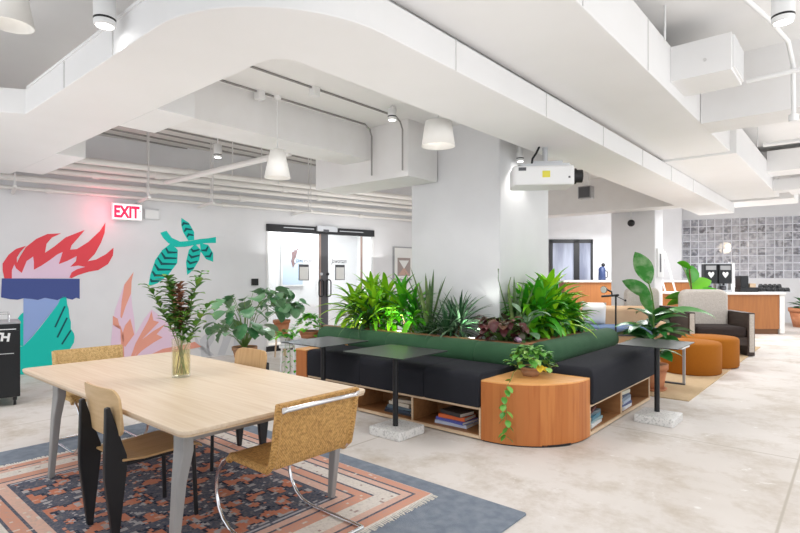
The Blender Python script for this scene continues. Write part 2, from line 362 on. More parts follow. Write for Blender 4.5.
def fixn(o):
    bm = bmesh.new(); bm.from_mesh(o.data); bmesh.ops.recalc_face_normals(bm, faces=bm.faces); bm.to_mesh(o.data); bm.free(); return o
def tag(o, label, cat, group=None):
    o['label'] = label; o['category'] = cat
    if group: o['group'] = group
    return o
def thing(name, label, cat, loc=(0, 0, 0), rz=0., group=None):
    o = bpy.data.objects.new(name, None); COL.objects.link(o); o.empty_display_size = .1
    o.location = loc; o.rotation_euler = (0, 0, rz); return tag(o, label, cat, group)
def struct(o, name=None): o['kind'] = 'structure'; return o
def dup(root, loc, rz=None, label=None):
    r = root.copy(); COL.objects.link(r); r.location = loc
    if rz is not None: r.rotation_euler = (0, 0, rz)
    if label: r['label'] = label
    for ch in list(root.children):
        c = ch.copy(); COL.objects.link(c); c.parent = r
        for g in list(ch.children):
            d = g.copy(); COL.objects.link(d); d.parent = c
    return r
def text(name, body, size, m, parent, loc, rot, shear=0., extrude=.001, sx=1., bold=0.):
    cu = bpy.data.curves.new(name, 'FONT'); cu.body = body; cu.size = size; cu.shear = shear; cu.extrude = extrude; cu.align_x = 'CENTER'; cu.offset = bold
    o = bpy.data.objects.new(name, cu); COL.objects.link(o); cu.materials.append(M[m]); bpy.context.view_layer.update(); me = bpy.data.meshes.new_from_object(o.evaluated_get(bpy.context.evaluated_depsgraph_get())); bpy.data.objects.remove(o)
    me.materials.clear(); me.materials.append(M[m]); o = bpy.data.objects.new(name, me); COL.objects.link(o); o.parent = parent; o.location = loc; o.rotation_euler = rot; o.scale = (sx, 1, 1); return o
def lamp(kind, loc, energy, size=.3, col=(1, 1, 1), rot=(0, 0, 0), spot=None, sy=None, name='lamp_light'):
    l = bpy.data.lights.new(name, kind); l.energy = energy; l.color = col
    if kind == 'AREA':
        l.size = size
        if sy: l.shape = 'RECTANGLE'; l.size_y = sy
    else: l.shadow_soft_size = size
    if spot: l.spot_size = spot; l.spot_blend = .6
    o = bpy.data.objects.new(name, l); COL.objects.link(o); o.location = loc; o.rotation_euler = rot; return o
def rr(x0, x1, y0, y1, r, n=5):
    """rounded rectangle outline"""
    out = []
    for cx, cy, a in ((x1 - r, y1 - r, 0), (x0 + r, y1 - r, 90), (x0 + r, y0 + r, 180), (x1 - r, y0 + r, 270)):
        for k in range(n + 1): t = R(a + 90 * k / n); out.append((cx + r * cos(t), cy + r * sin(t)))
    return out

# ---------------------------------------------------------------- camera
A = R(40.7)
FW = Vector((-sin(A), cos(A), 0)); RT = Vector((cos(A), sin(A), 0))
cd = bpy.data.cameras.new('camera'); cam = bpy.data.objects.new('camera', cd); COL.objects.link(cam)
cam.location = (0, 0, 1.5); cam.rotation_euler = (R(90), 0, A)
cd.sensor_width = 36; cd.lens = 530 / 800 * 36; cd.shift_y = 8.5 / 800; cd.clip_end = 200
SC.camera = cam

# ================================================================ SETTING
struct(MB().box(-14, 8, -6, 24, -.1, 0).build('floor', 'floor'))
struct(MB().box(-14, 8, -6, 24, 3.8, 3.95).build('ceiling', 'ceil'))
# left wall frame: local x along the wall (away from the camera), local y into the wall
W0 = Vector((-9.496, 2.371, 0)); WA = R(78.63)
WU = Vector((cos(WA), sin(WA), 0)); WN = Vector((sin(WA), -cos(WA), 0))
def wf(s_, off=0., z=0.): return W0 + WU * s_ + WN * off + Vector((0, 0, z))
def wallthing(name, label, cat, s_, z=0., off=0., group=None):
    return thing(name, label, cat, wf(s_, off, z), WA, group)
wl = MB()
wl.box(-7, 3.85, 0, .14, 0, 3.8).box(6.41, 12, 0, .14, 0, 3.8).box(3.85, 6.41, 0, .14, 2.5, 3.8)
o = wl.build('wall_left', 'wall', parent=None); 
o.location = W0; o.rotation_euler = (0, 0, WA)
# (geometry is already local to the wall frame: put its centring offset back)
_xs = [v.x for v in wl.v]; _off = Vector(((min(_xs) + max(_xs)) / 2, .07, 0))
o.location = W0 + Matrix.Rotation(WA, 3, 'Z') @ _off
struct(o)
def framebuild(mb, name, m, loc, rz):
    """a top-level mesh given in a rotated local frame"""
    ob = mb.build(name, m); off = ob.location.copy()
    ob.location = Vector(loc) + Matrix.Rotation(rz, 3, 'Z') @ off; ob.rotation_euler = (0, 0, rz); return ob
# lobby behind the glass doors
lb = MB(); lb.box(3.2, 7.2, 1.9, 2.0, 0, 3.0).box(3.1, 3.2, .14, 2.0, 0, 3.0).box(7.2, 7.3, .14, 2.0, 0, 3.0)
struct(framebuild(lb, 'wall_lobby', 'wall', W0, WA))
struct(framebuild(MB().box(3.1, 7.3, .14, 2.0, 3.0, 3.1), 'ceiling_lobby', 'ceil', W0, WA))
# far walls
FO = FW * 17.3
def ff(a, b=0., z=0.): return FO + RT * a - FW * b + Vector((0, 0, z))       # frontal frame of the far wall
FA = A
fwl = MB(); fwl.box(-6, 9.2, 0, .15, 0, 3.8)
struct(framebuild(fwl, 'wall_far', 'wall', FO, FA))
GA = R(195.8 - 180); GD = Vector((-cos(GA), -sin(GA), 0)); GP = Vector((-1.32, 20.71, 0))
# glass block wall: local x towards the right of the photograph
gz0, gz1 = 1.39, 3.36
gw = MB(); gw.box(-4.9, 5, 0, .12, 0, gz0).box(-4.9, 5, 0, .12, gz1, 3.8).box(-4.9, -4.42, 0, .12, gz0, gz1)
struct(framebuild(gw, 'wall_glass_block', 'wall', GP, GA))
blk = MB(); gr = MB(); bw = .235; rows = 8; bh = (gz1 - gz0) / rows; g = .013
x = -4.42; cols = 0
while x < 4.7:
    for r_ in range(rows):
        z = gz0 + r_ * bh
        blk.box(x + g, x + bw - g, .015, .105, z + g, z + bh - g)
    gr.box(x - g, x + g, .0, .12, gz0, gz1); x += bw; cols += 1
for r_ in range(rows + 1): gr.box(-4.42, x, .001, .119, gz0 + r_ * bh - g, gz0 + r_ * bh + g)
wn = framebuild(gr, 'window_1', 'grout', GP, GA); struct(wn)
pb = blk.build('glass_block_panes', 'blockglass', wn); pb['kind'] = 'structure'
_gx = [v.x for v in gr.v]; pb.location = (-(min(_gx) + max(_gx)) / 2, -.06, -min(v.z for v in gr.v))
struct(framebuild(MB().box(-6, 7, 2.6, 2.7, 0, 3.8), 'wall_beyond_blocks', 'deck', GP, GA))
# far dark-framed glass door
dr = MB(); dx0, dx1, dz = 4.87, 6.28, 2.66
dr.box(dx0, dx1, -.06, .0, dz - .12, dz).box(dx0, dx0 + .1, -.06, 0, 0, dz).box(dx1 - .07, dx1, -.06, 0, 0, dz).box(5.66, 5.84, -.06, 0, 0, dz).box(dx0, dx1, -.06, 0, 0, .15)
d1 = framebuild(dr, 'door_2', 'black', FO, FA); struct(d1)
pn = MB().box(dx0 + .1, 5.66, -.035, -.025, .15, dz - .12).box(5.84, dx1 - .07, -.035, -.025, .15, dz - .12)
d1p = pn.build('door_pane', mat('tinted_glass', (.23, .25, .33), .12, noise=(1.2, (.45, .48, .58), (2, 1, .3), .42, .62)), d1)
d1p.location = (-(dx0 + dx1) / 2, .03, 0)
# columns
c1 = MB().prism(rr(-4.63, -3.25, 5.62, 6.96, .02, 2), 0, 3.8).build('column_1', 'wall'); struct(c1)
c2 = MB().prism(rr(-4.62, -3.6, 13.43, 14.1, .02, 2), 0, 3.8).build('column_2', 'wall'); struct(c2)
# beams and dropped slabs
def beam(name, x0, x1, y0, y1, z0, z1, m='beam'): return struct(MB().box(x0, x1, y0, y1, z0, z1).build(name, m))
beam('beam_1', -5.3, -4.8, 2.395, 10, 3.0, 3.8)
beam('beam_2', -4.8, -2.9, 2.06, 7.6, 3.42, 3.8, 'ceil')
beam('beam_3', -5.9, -4.17, 5.0, 5.6, 2.72, 3.42)
beam('beam_4', -1.27, 7, 6.45, 6.95, 3.13, 3.8)
beam('beam_6', -1.0, 7, 13.0, 13.5, 3.15, 3.8)
beam('beam_7', -9, -2.82, 12.7, 13.3, 3.02, 3.8)
beam('beam_9', -2.9, -1.0, 14.05, 15.2, 3.15, 3.8)
# deck ribs of the recess above the pipes
rb = MB()
for k in range(12):
    rb.box(-9.4 + k * .33, -9.36 + k * .33, 2.06, 9.2, 3.74, 3.8)
struct(rb.build('ceiling_ribs', 'conduit'))
struct(MB().box(-9.7, -5.3, 2.06, 9.2, 3.76, 3.799).build('ceiling_deck', 'deck'))

# ================================================================ DUCTS (things that hang from the ceiling)
def arc(cx, cy, r, a0, a1, n=14): return [(cx + r * cos(R(a0 + (a1 - a0) * k / n)), cy + r * sin(R(a0 + (a1 - a0) * k / n))) for k in range(n + 1)]
outer = [(-2.08, 14.0)] + arc(-2.98, 2.27, .9, 0, -90) + [(-5.47, 1.37), (-5.75, .95), (-8.9, .95)]
inner = [(-8.9, 2.05)] + arc(-2.95, 2.22, .17, -90, 0, 6) + [(-2.78, 14.0)]
t = thing('air_duct', 'long white boxed air duct curving round a corner beside the wider straight duct', 'air duct', (-2.95, 2.2, 2.9))
fixn(MB().prism(outer + inner, 2.9, 3.115).build('duct_body', 'duct', t, True, bevel=.006))
MB().box(-5.25, -4.47, 2.05, 2.39, 2.9, 3.11).build('branch', 'duct', t, True, bevel=.004)
MB().box(-8.6, -7.0, 2.05, 2.36, 2.9, 3.11).build('branch', 'duct', t, True, bevel=.004)
for y in (3.0, 4.4, 5.8, 7.2, 8.6, 10.): MB().box(-2.081, -2.075, y, y + .010, 2.902, 3.113).build('seam', 'rod', t, True)
for x in (-3.6, -4.5): MB().box(x, x + .010, 1.364, 1.371, 2.902, 3.113).build('seam', 'rod', t, True)
fl = MB()
fl.prism(arc(-2.98, 2.27, .912, 0, -90) + [(-5.4, 1.358), (-5.4, 1.371)] + arc(-2.98, 2.27, .899, -90, 0), 3.10, 3.12); fixn(fl.build('flange', 'duct', t, True))
t = thing('air_duct', 'wide straight white air duct running above the projector to the far end', 'air duct', (-1.7, 7, 3.15))
MB().box(-2.115, -1.275, -.8, 8.25, 3.15, 3.58).build('duct_body', 'duct', t, True, bevel=.006)
MB().box(-2.2, -1.2, 8.25, 13.4, 3.12, 3.54).build('duct_body', 'duct', t, True, bevel=.006)
MB().box(-1.275, -.80, 5.245, 5.77, 3.25, 3.567).build('branch', 'duct', t, True, bevel=.004)
gl = MB(); gl.box(-.80, -.782, 5.265, 5.75, 3.27, 3.55)
for k in range(9): gl.box(-.783, -.776, 5.28 + k * .052, 5.295 + k * .052, 3.28, 3.54)
gl.build('vent_grille', 'white', t, True)
MB().box(-1.2, 1.2, 11.4, 12.0, 3.33, 3.7).build('branch', 'duct', t, True, bevel=.004)
MB().box(-1.2, .6, 12.3, 12.7, 3.1, 3.32).build('branch', 'duct', t, True, bevel=.004)
for y in (2.0, 3.2, 4.55, 6.6): MB().box(-1.276, -1.269, y, y + .010, 3.155, 3.575).build('seam', 'rod', t, True)
MB().cyl((-1.0, 5.25, 3.38), (-1.0, 5.235, 3.38), .014, 8).build('screw', 'rod', t, True)
for x, y in ((-1.235, 4.9), (-1.235, 2.5), (-1.16, 9.9)): MB().cyl((x, y, 3.5), (x, y, 3.8), .009, 6).build('hanger_rod', 'white', t, True)

# ---- pipes along the left wall
PG = 'pipes along the mural wall'
def wpipe(label, off, z, r, s0=-6, s1=9.5, z1=None, m='pipe', clamps=()):
    z1 = z if z1 is None else z1
    t = thing('pipe', label, 'pipe', wf((s0 + s1) / 2, off, z), 0, PG)
    MB().tube([wf(s0, off, z), wf(s1, off, z1)], r, 12).build('pipe_run', m, t, True)
    for s_ in clamps: MB().tube([wf(s_ - .05, off, z), wf(s_ + .05, off, z)], r + .014, 12).build('coupling', m, t, True)
    return t
wpipe('lowest and thinnest white pipe along the mural wall, just above the exit sign', .10, 2.79, .028, clamps=(.3, 3.0, 4.4, 6))
wpipe('second white pipe up from the exit sign on the mural wall', .16, 2.93, .05, clamps=(1.75, 3.3, 5.4))
wpipe('middle white pipe of the wall pipe bundle, two above the exit sign', .22, 3.07, .042, clamps=(.9, 2.8, 4.9))
wpipe('thick white pipe in the wall pipe bundle, third above the exit sign', .30, 3.17, .058, clamps=(1.8, 4.1))
wpipe('upper pipe of the wall pipe bundle under the grey ceiling recess', .75, 3.19, .05, s0=.4, s1=7.2, clamps=(2.2,))
t = thing('pipe', 'white cross pipe running out from the wall pipes behind the cone pendant', 'pipe', (-6.6, 4.1, 3.0))
MB().tube([(-8.6, 4.1, 3.02), (-5.32, 4.1, 3.02)], .04, 10).build('pipe_run', 'pipe', t, True); MB().tube([(-5.5, 4.1, 3.02), (-5.5, 4.1, 3.12), (-5.5, 4.1, 3.75)], .012, 6).build('hanger_rod', 'rod', t, True)
# trapeze hangers: strut and two rods each
for k, s_ in enumerate((-.15, 1.55, 2.55, 4.4)):
    t = thing('pipe_hanger', ['pipe hanger above the torch mural', 'pipe hanger just past the exit sign', 'pipe hanger above the leafy branch mural', 'pipe hanger above the glass door'][k], 'pipe hanger', wf(s_, .3, 2.7), WA, 'pipe hangers')
    MB().box(-.02, .02, -.55, .28, .0, .03).build('strut', 'pipe', t)
    for y in (-.5, -.40): MB().cyl((0, y, 0), (0, y, 1.08), .009, 6).build('rod', 'rod', t)
# thin hanging rods in the recess
for k, (s_, of) in enumerate(((2.7, 1.3), (3.2, 1.3), (3.6, 1.1), (4.6, 1.0), (4.8, 1.0))):
    tag(MB().cyl(wf(s_, of, 3.1), wf(s_, of, 3.76), .01, 6).build('hanger_rod', 'rod'), 'thin white rod hanging in the grey ceiling recess above the wall pipes', 'rod', 'thin rods in the ceiling recess')
# conduits on the dropped ceiling by the curved duct, bending down at the boxed beam
for k, (x, ye) in enumerate(((-4.72, 4.93), (-4.2, 4.93))):
    tag(MB().tube([(x, 2.1, 3.409), (x, ye - .12, 3.409), (x, ye - .04, 3.36), (x, ye, 3.28), (x, ye, 2.78)], .011, 6).build('ceiling_conduit', 'conduit'), ['dark conduit line on the ceiling, outer one of the pair that bends down the beam', 'dark conduit line on the ceiling, inner one of the pair that bends down the beam'][k], 'conduit', 'ceiling conduits')
    tag(MB().box(x - .04, x + .04, 3.2 + k * .3, 3.28 + k * .3, 3.33, 3.42).build('junction_box', 'white'), ['small white ceiling box on the outer conduit', 'small white ceiling box on the inner conduit'][k], 'junction box')
for k, x in enumerate((-5.2, -4.55)):
    tag(MB().cyl((x, -.5, 3.788), (x, 1.33, 3.788), .012, 6).build('ceiling_conduit', 'conduit'), ['dark conduit on the ceiling by the corner pendant, nearer the wall', 'dark conduit on the ceiling by the corner pendant, nearer the curved duct'][k], 'conduit')
# pipes on the right ceiling
t = thing('ceiling_sprinkler_pipe', 'white ceiling pipe with a bend near the box grille of the wide duct', 'pipe', (-.3, 5.6, 3.5))
MB().tube([(-1.0, 3.2, 3.7), (-.55, 5.3, 3.62), (-.45, 5.75, 3.55), (-.43, 5.95, 3.4), (-.43, 6.0, 3.0), (-.43, 6.0, 2.95)], .019, 10).build('pipe_run', 'white', t, True)
MB().cyl((-.43, 6.0, 2.9), (-.43, 6.0, 2.96), .04, 10).build('sprinkler_head', 'white', t, True)
tag(MB().tube([(-.78, 5.9, 3.32), (3, 5.9, 3.42)], .022, 10).build('pipe', 'white'), 'white cross pipe leaving the grille box of the wide duct', 'pipe')
tag(MB().tube([(-1.0, 9.1, 3.35), (3, 9.1, 3.35)], .03, 8).build('pipe', 'white'), 'white cross pipe on the far ceiling above the coffee counter side', 'pipe')
# far ceiling track
tag(MB().box(-2.7, -2.62, 14.6, 17.2, 3.5, 3.56).build('ceiling_track', 'grey'), 'dark track on the far ceiling over the glass blocks', 'track')

# ---- lamps
def downlight(label, x, y, zb, r, h, e, group='white cylinder downlights', ztop=None):
    t = thing('ceiling_downlight', label, 'downlight', (x, y, zb), 0, group)
    MB().lathe([(.001, h), (r, h), (r, .045)], n=24).build('housing', 'white', t)
    MB().lathe([(r * .98, .047), (r * 1.01, .047), (r * 1.01, .034), (r * .98, .034)], n=24).build('ring', 'black', t)
    MB().lathe([(r, .036), (r * .99, .012), (r * .9, 0), (r * .8, .001)], n=24).build('trim', 'white', t)
    MB().lathe([(.001, .004), (r * .8, .004)], n=24).build('lens', 'lens', t)
    if ztop: MB().cyl((0, 0, h - .01), (0, 0, ztop - zb), .009, 8).build('stem', 'white', t)
    lamp('SPOT', (x, y, zb - .03), e * .45, .08, (1, .97, .93), spot=R(110), name='downlight_light')
    return t
downlight('big white cylinder downlight hanging before the curved duct', -3.44, 1.264, 3.0, .062, .55, 60, ztop=3.8)
downlight('white cylinder downlight near the grille box of the wide duct', -.344, 4.06, 3.07, .062, .22, 60, ztop=3.8)
downlight('small white downlight under the dropped ceiling beside the curved duct', -3.98, 4.49, 3.25, .05, .13, 45, ztop=3.42)
downlight('small white downlight between the column and the projector', -3.17, 5.98, 2.91, .045, .2, 40, ztop=3.8)
downlight('slim white cylinder lamp hanging in the grey ceiling recess', -7.3, 4.27, 3.27, .06, .2, 40, ztop=3.76)
def shade(label, x, y, zt, zb, r0, r1, ztop):
    t = thing('pendant_lamp', label, 'pendant lamp', (x, y, zb), 0)
    h = zt - zb
    MB().lathe([(.02, h), (r0, h), (r1, 0), (r1 - .01, .002), (r0 - .01, h - .01)], n=28).build('lamp_shade', 'shade', t)
    MB().cyl((0, 0, h), (0, 0, ztop - zb), .006, 6).build('cord', 'white', t)
    MB().ball((0, 0, h * .5), .035).build('bulb', 'lens', t)
    MB().lathe([(.04, ztop - zb), (.04, ztop - zb - .03), (.01, ztop - zb - .05)], n=16).build('canopy', 'white', t); return t
shade('white cone pendant lamp hanging before the wall pipes', -4.7, 3.45, 2.84, 2.54, .075, .14, 3.42)
shade('white pendant shade in the ceiling corner above the black cart', -4.83, 1.12, 3.75, 3.38, .08, .15, 3.8)
shade('white drum pendant lamp in front of the square column', -3.1, 4.18, 3.0, 2.76, .13, .165, 3.42)

# ---- projector under the curved duct
t = thing('projector', 'white projector hanging under the duct by the column, black lens at one end', 'projector', (-2.62, 5.45, 2.46), A - R(6))
MB().prism(rr(-.34, .31, -.2, .2, .05), 0, .21).build('body', 'white', t, bevel=.02)
MB().prism(rr(-.27, .27, -.17, .17, .04), .205, .235).build('top_cover', 'silver', t)
MB().tube([(.30, -.06, .11), (.345, -.06, .11)], .085, 24).build('lens_ring', 'black', t)
ln = MB().tube([(.34, -.06, .11), (.41, -.06, .11)], .07, 24).build('lens', 'black', t)
MB().tube([(.409, -.06, .11), (.412, -.06, .11)], .05, 20).build('lens_glass', 'dgrey', ln)
MB().box(-.03, .05, -.203, -.199, .08, .15).build('sticker', 'yellow', t)
MB().box(-.28, -.20, -.203, -.199, .155, .19).build('socket_panel', 'dgrey', t)
MB().box(.24, .26, -.203, -.199, .07, .09).build('button', 'dgrey', t)
mt = MB().box(-.12, .2, -.1, .1, .25, .275).build('mount_plate', 'silver', t)
for x, y in ((-.1, -.08), (.18, -.08), (-.1, .08), (.18, .08)): MB().cyl((x, y, .23), (x, y, .26), .01, 8).build('bolt', 'silver', mt)
MB().cyl((.03, 0, .27), (.03, 0, .445), .03, 12).build('mount_pole', 'silver', t)
MB().tube([(-.13, -.1, .235), (-.12, -.11, .3), (-.08, -.1, .36), (-.04, -.05, .44)], .012, 8).build('cable', 'black', t)
# little spot past the projector and speaker boxes
tag(MB().cyl((-3.05, 6.9, 2.99), (-3.05, 6.9, 3.18), .05, 14).build('ceiling_speaker', 'white'), 'small white cylinder on the ceiling behind the projector', 'speaker')
t = thing('wall_speaker', 'small grey speaker box under the ceiling past the square column', 'speaker', (-4.3, 11.0, 3.1))
MB().box(-.14, .14, -.1, .1, 0, .26).build('cabinet', 'grey', t, bevel=.01); MB().box(-.05, .05, -.02, .02, .26, .7).build('bracket', 'white', t)
MB().box(-.115, .115, -.104, -.1, .02, .24).build('grille', 'dgrey', t)
t = thing('ceiling_camera', 'black ball camera hanging on a thin rod before the far column', 'camera', (-4.07, 13.2, 2.66))
MB().ball((0, 0, .08), .085).build('ball', 'black', t); MB().cyl((0, 0, .15), (0, 0, .37), .012, 8).build('rod', 'rod', t)

# ================================================================ WALL THINGS
# ---- EXIT sign
t = wallthing('exit_sign', 'lit EXIT sign with red letters on the mural wall', 'sign', 1.365, 2.40, .13)
MB().box(-.225, .225, -.03, .03, 0, .275).build('housing', 'white', t, bevel=.008)
MB().box(-.205, .215, -.034, -.03, .015, .26).build('face', 'exitface', t)
text('lettering', 'EXIT', .262, 'exitred', t, (-.01, -.036, .045), (R(90), 0, 0), extrude=.002, sx=.70, bold=.011)
MB().prism([(.185, .13), (.205, .15), (.185, .17)], -.037, -.034, 'y').build('arrow', 'exitred', t)
MB().box(-.03, .03, .03, .13, .1, .2).build('bracket', 'white', t)
pt = wf(1.0, .28, 2.5); lamp('POINT', pt, 2.6, .12, (1, .12, .2), name='exit_light')
t = wallthing('wall_box', 'blank pale box on the wall beside the exit sign', 'box', 1.77, 2.45, .03)
MB().box(-.12, .12, -.03, .03, 0, .17).build('case', 'wall', t, bevel=.008); MB().box(-.1, .1, -.033, -.03, .02, .15).build('cover', 'white', t)
# ---- murals
def mural(name, label, s_, z=0.): return wallthing(name, label, 'mural', s_, z, .003)
def paint(t, name, m, pts, lay=0, z0=0., s0=0.):
    y = -.001 - lay * .0015
    o = fixn(MB().prism([(a - s0, b - z0) for a, b in pts], y, .002, 'y').build(name, m, t)); return o
flame = [(-.25, 1.45), (-.27, 1.57), (-.27, 1.67), (-.2, 1.8), (-.11, 1.89), (.01, 1.94), (-.06, 1.84), (-.1, 1.76), (-.1, 1.68), (-.06, 1.78), (.01, 1.92), (.14, 2.05), (.28, 2.13), (.46, 2.15), (.34, 2.08), (.27, 1.98), (.25, 1.84), (.37, 1.94), (.52, 2.09), (.78, 2.22), (.69, 2.09), (.6, 1.97), (.58, 1.9), (.67, 1.91), (.83, 2.03), (.99, 2.21), (1.07, 2.35), (1.06, 2.19), (1.01, 2.03), (.92, 1.84), (.82, 1.72), (.94, 1.75), (1.08, 1.84), (1.19, 1.95), (1.18, 1.82), (1.11, 1.68), (.97, 1.58), (.83, 1.55), (.69, 1.5), (.6, 1.45), (.57, 1.46), (.6, 1.54), (.67, 1.59), (.79, 1.63), (.69, 1.65), (.58, 1.63), (.66, 1.72), (.67, 1.8), (.54, 1.72), (.43, 1.67), (.46, 1.78), (.48, 1.86), (.41, 1.82), (.3, 1.72), (.2, 1.64), (.11, 1.58), (.11, 1.7), (.1, 1.78), (.02, 1.71), (-.01, 1.62), (-.04, 1.53), (-.11, 1.6), (-.13, 1.66), (-.16, 1.57), (-.16, 1.45)]
pinkf = [(-.17, 1.45), (-.16, 1.57), (-.13, 1.67), (-.04, 1.55), (.02, 1.72), (.11, 1.78), (.11, 1.6), (.3, 1.74), (.48, 1.87), (.44, 1.68), (.68, 1.81), (.6, 1.64), (.81, 1.63), (.67, 1.58), (.58, 1.45)]
band = [(-.28, 1.45), (.71, 1.44), (.71, 1.12), (.66, 1.14), (.61, 1.11), (.55, 1.13), (.49, 1.15), (.41, 1.11), (.33, 1.13), (.25, 1.15), (.16, 1.12), (.06, 1.14), (-.02, 1.15), (-.09, 1.13), (-.18, 1.14), (-.29, 1.17)]
handle = [(-.02, 1.2), (.46, 1.2), (.46, 1.12), (.41, 1.03), (.32, .9), (.2, .73), (.09, .57), (-.02, .43)]
hand = [(-.02, .43), (.09, .56), (.21, .73), (.33, .91), (.42, 1.05), (.46, 1.16), (.53, 1.16), (.54, 1.04), (.56, .97), (.57, .84), (.59, .76), (.59, .65), (.63, .58), (.64, .52), (.63, .43), (.57, .32), (.53, .2), (.45, .08), (.38, .004), (-.5, .004), (-.4, .3), (-.2, .42)]
thumb = [(-.02, .94), (-.06, .9), (-.1, .83), (-.12, .71), (-.11, .53), (-.07, .44), (-.02, .43)]
t = mural('wall_mural', 'mural of a red flame torch held by a teal hand on the white wall', 0.)
paint(t, 'flame', 'red', flame, 2); paint(t, 'inner_flame', 'pink', pinkf, 1); paint(t, 'cup', 'navy', band, 2); paint(t, 'handle', 'blue', handle, 1)
h_ = paint(t, 'hand', 'teal', hand, 2); paint(t, 'thumb', 'teal', thumb, 2)
for a, b in (((.51, 1.01), (.38, .69)), ((.54, .83), (.41, .53)), ((.59, .63), (.47, .42))):
    dx, dz = b[0] - a[0], b[1] - a[1]; l = math.hypot(dx, dz); nx, nz = -dz / l * .012, dx / l * .012
    fixn(MB().prism([(a[0] + nx, a[1] + nz), (b[0] + nx, b[1] + nz), (b[0] - nx, b[1] - nz), (a[0] - nx, a[1] - nz)], -.006, -.0035, 'y').build('finger_line', 'dteal', h_))
t = mural('wall_mural', 'mural of a teal branch with dark striped leaves on the white wall', 0.)
stem = [(1.91, 2.23), (2.01, 2.27), (2.1, 2.15), (2.24, 2.09), (2.41, 2.11), (2.58, 2.15), (2.73, 2.17), (2.87, 2.2), (2.87, 2.09), (2.67, 2.08), (2.5, 2.04), (2.32, 2.0), (2.17, 1.99), (2.04, 2.06), (1.96, 2.14)]
paint(t, 'branch', 'teal', stem, 2)
def inside(p, poly):
    c = False; j = len(poly) - 1
    for i in range(len(poly)):
        (xi, yi), (xj, yj) = poly[i], poly[j]
        if (yi > p[1]) != (yj > p[1]) and p[0] < (xj - xi) * (p[1] - yi) / (yj - yi) + xi: c = not c
        j = i
    return c
for poly, base, tip in (([(2.38, 2.11), (2.29, 2.26), (2.26, 2.38), (2.26, 2.51), (2.39, 2.43), (2.48, 2.27), (2.48, 2.13)], (2.43, 2.12), (2.26, 2.51)),
                        ([(2.09, 2.06), (2.2, 1.94), (2.19, 1.71), (2.04, 1.5), (1.87, 1.36), (1.72, 1.3), (1.75, 1.5), (1.83, 1.76), (1.94, 1.93)], (2.1, 2.0), (1.72, 1.3)),
                        ([(2.5, 2.06), (2.6, 1.95), (2.57, 1.77), (2.46, 1.59), (2.36, 1.5), (2.34, 1.73), (2.39, 1.95)], (2.49, 2.04), (2.36, 1.5)),
                        ([(2.58, 2.08), (2.73, 2.05), (2.82, 1.9), (2.82, 1.74), (2.69, 1.79), (2.6, 1.92)], (2.62, 2.06), (2.82, 1.74))):
    lf = paint(t, 'leaf', 'teal', poly, 1)
    b_, e_ = Vector(base), Vector(tip); ax = (e_ - b_).normalized(); pr = Vector((-ax.y, ax.x)); ln_ = (e_ - b_).length
    mb = MB(); nch = int(ln_ / .10)
    for sgn in (1, -1):
        for k in range(1, nch):
            st = b_ + ax * (ln_ * k / nch)
            # a chevron bar from the midrib outwards and back towards the base, clipped at the leaf's edge
            dirv = (pr * sgn * .9 - ax * .45 ).normalized(); far = 0.
            while far < .4 and inside(tuple(st + dirv * (far + .02)), poly): far += .01
            if far < .03: continue
            th = ax * .024
            p0, p1 = st + ax * .008, st + dirv * far
            pts = [p0 - th, p1 - th * .6, p1 + th * .6, p0 + th]
            mb.prism([(q.x, q.y) for q in pts], -.0045, -.002, 'y')
    fixn(mb.build('leaf_stripes', 'dteal', lf))
t = mural('wall_mural', 'mural of a pink and salmon leafy plant low on the wall behind the vase', 0.)
paint(t, 'pink_leaves', 'pink', [(1.2, .02), (1.18, .18), (1.15, .38), (1.18, .7), (1.21, .92), (1.28, 1.13), (1.35, 1.34), (1.49, 1.55), (1.46, 1.4), (1.45, 1.22), (1.47, .98), (1.5, .77), (1.52, .5), (1.66, .76), (1.77, .91), (1.89, .81), (2.03, .66), (2.18, .5), (2.22, .3), (2.2, .02)], 0)
for pts in ([(1.49, 1.55), (1.35, 1.34), (1.31, 1.07), (1.29, .81), (1.31, .78), (1.37, .98), (1.45, 1.19), (1.46, 1.4)],
            [(1.18, .83), (1.25, .78), (1.29, .6), (1.3, .39), (1.3, .05), (1.35, .05), (1.34, .51), (1.29, .66), (1.18, .68)],
            [(1.44, .77), (1.5, .5), (1.36, .3), (1.33, .36), (1.31, .48), (1.36, .66)],
            [(1.77, .88), (1.72, .73), (1.52, .35), (1.42, .05), (1.47, .05), (1.63, .42), (1.89, .69), (1.8, .72)],
            [(2.0, .65), (1.8, .54), (1.61, .4), (1.5, .1), (1.62, .22), (1.8, .34), (1.95, .42), (1.85, .48)],
            [(2.61, .2), (2.49, .3), (2.33, .27), (1.95, .22), (1.66, .1), (1.95, .13), (2.33, .17)]):
    paint(t, 'salmon_leaf', 'salmon', pts, 2)
t = mural('wall_mural', 'pale grey leaf mural behind the monstera pots', 0.)
for pts in ([(2.68, .77), (2.77, .84), (2.9, .86), (2.84, .31), (2.71, .12)], [(2.46, .53), (2.58, .26), (2.84, .04), (2.77, .02), (2.52, .2)], [(2.71, .45), (2.58, .33), (2.61, .02), (2.77, .02)], [(3.04, .69), (3.0, .3), (2.9, .02), (3.04, .02), (3.17, .35)], [(3.3, .9), (3.22, .5), (3.2, .1), (3.35, .1), (3.45, .5)]):
    paint(t, 'grey_leaf', 'lgrey', pts, 0)
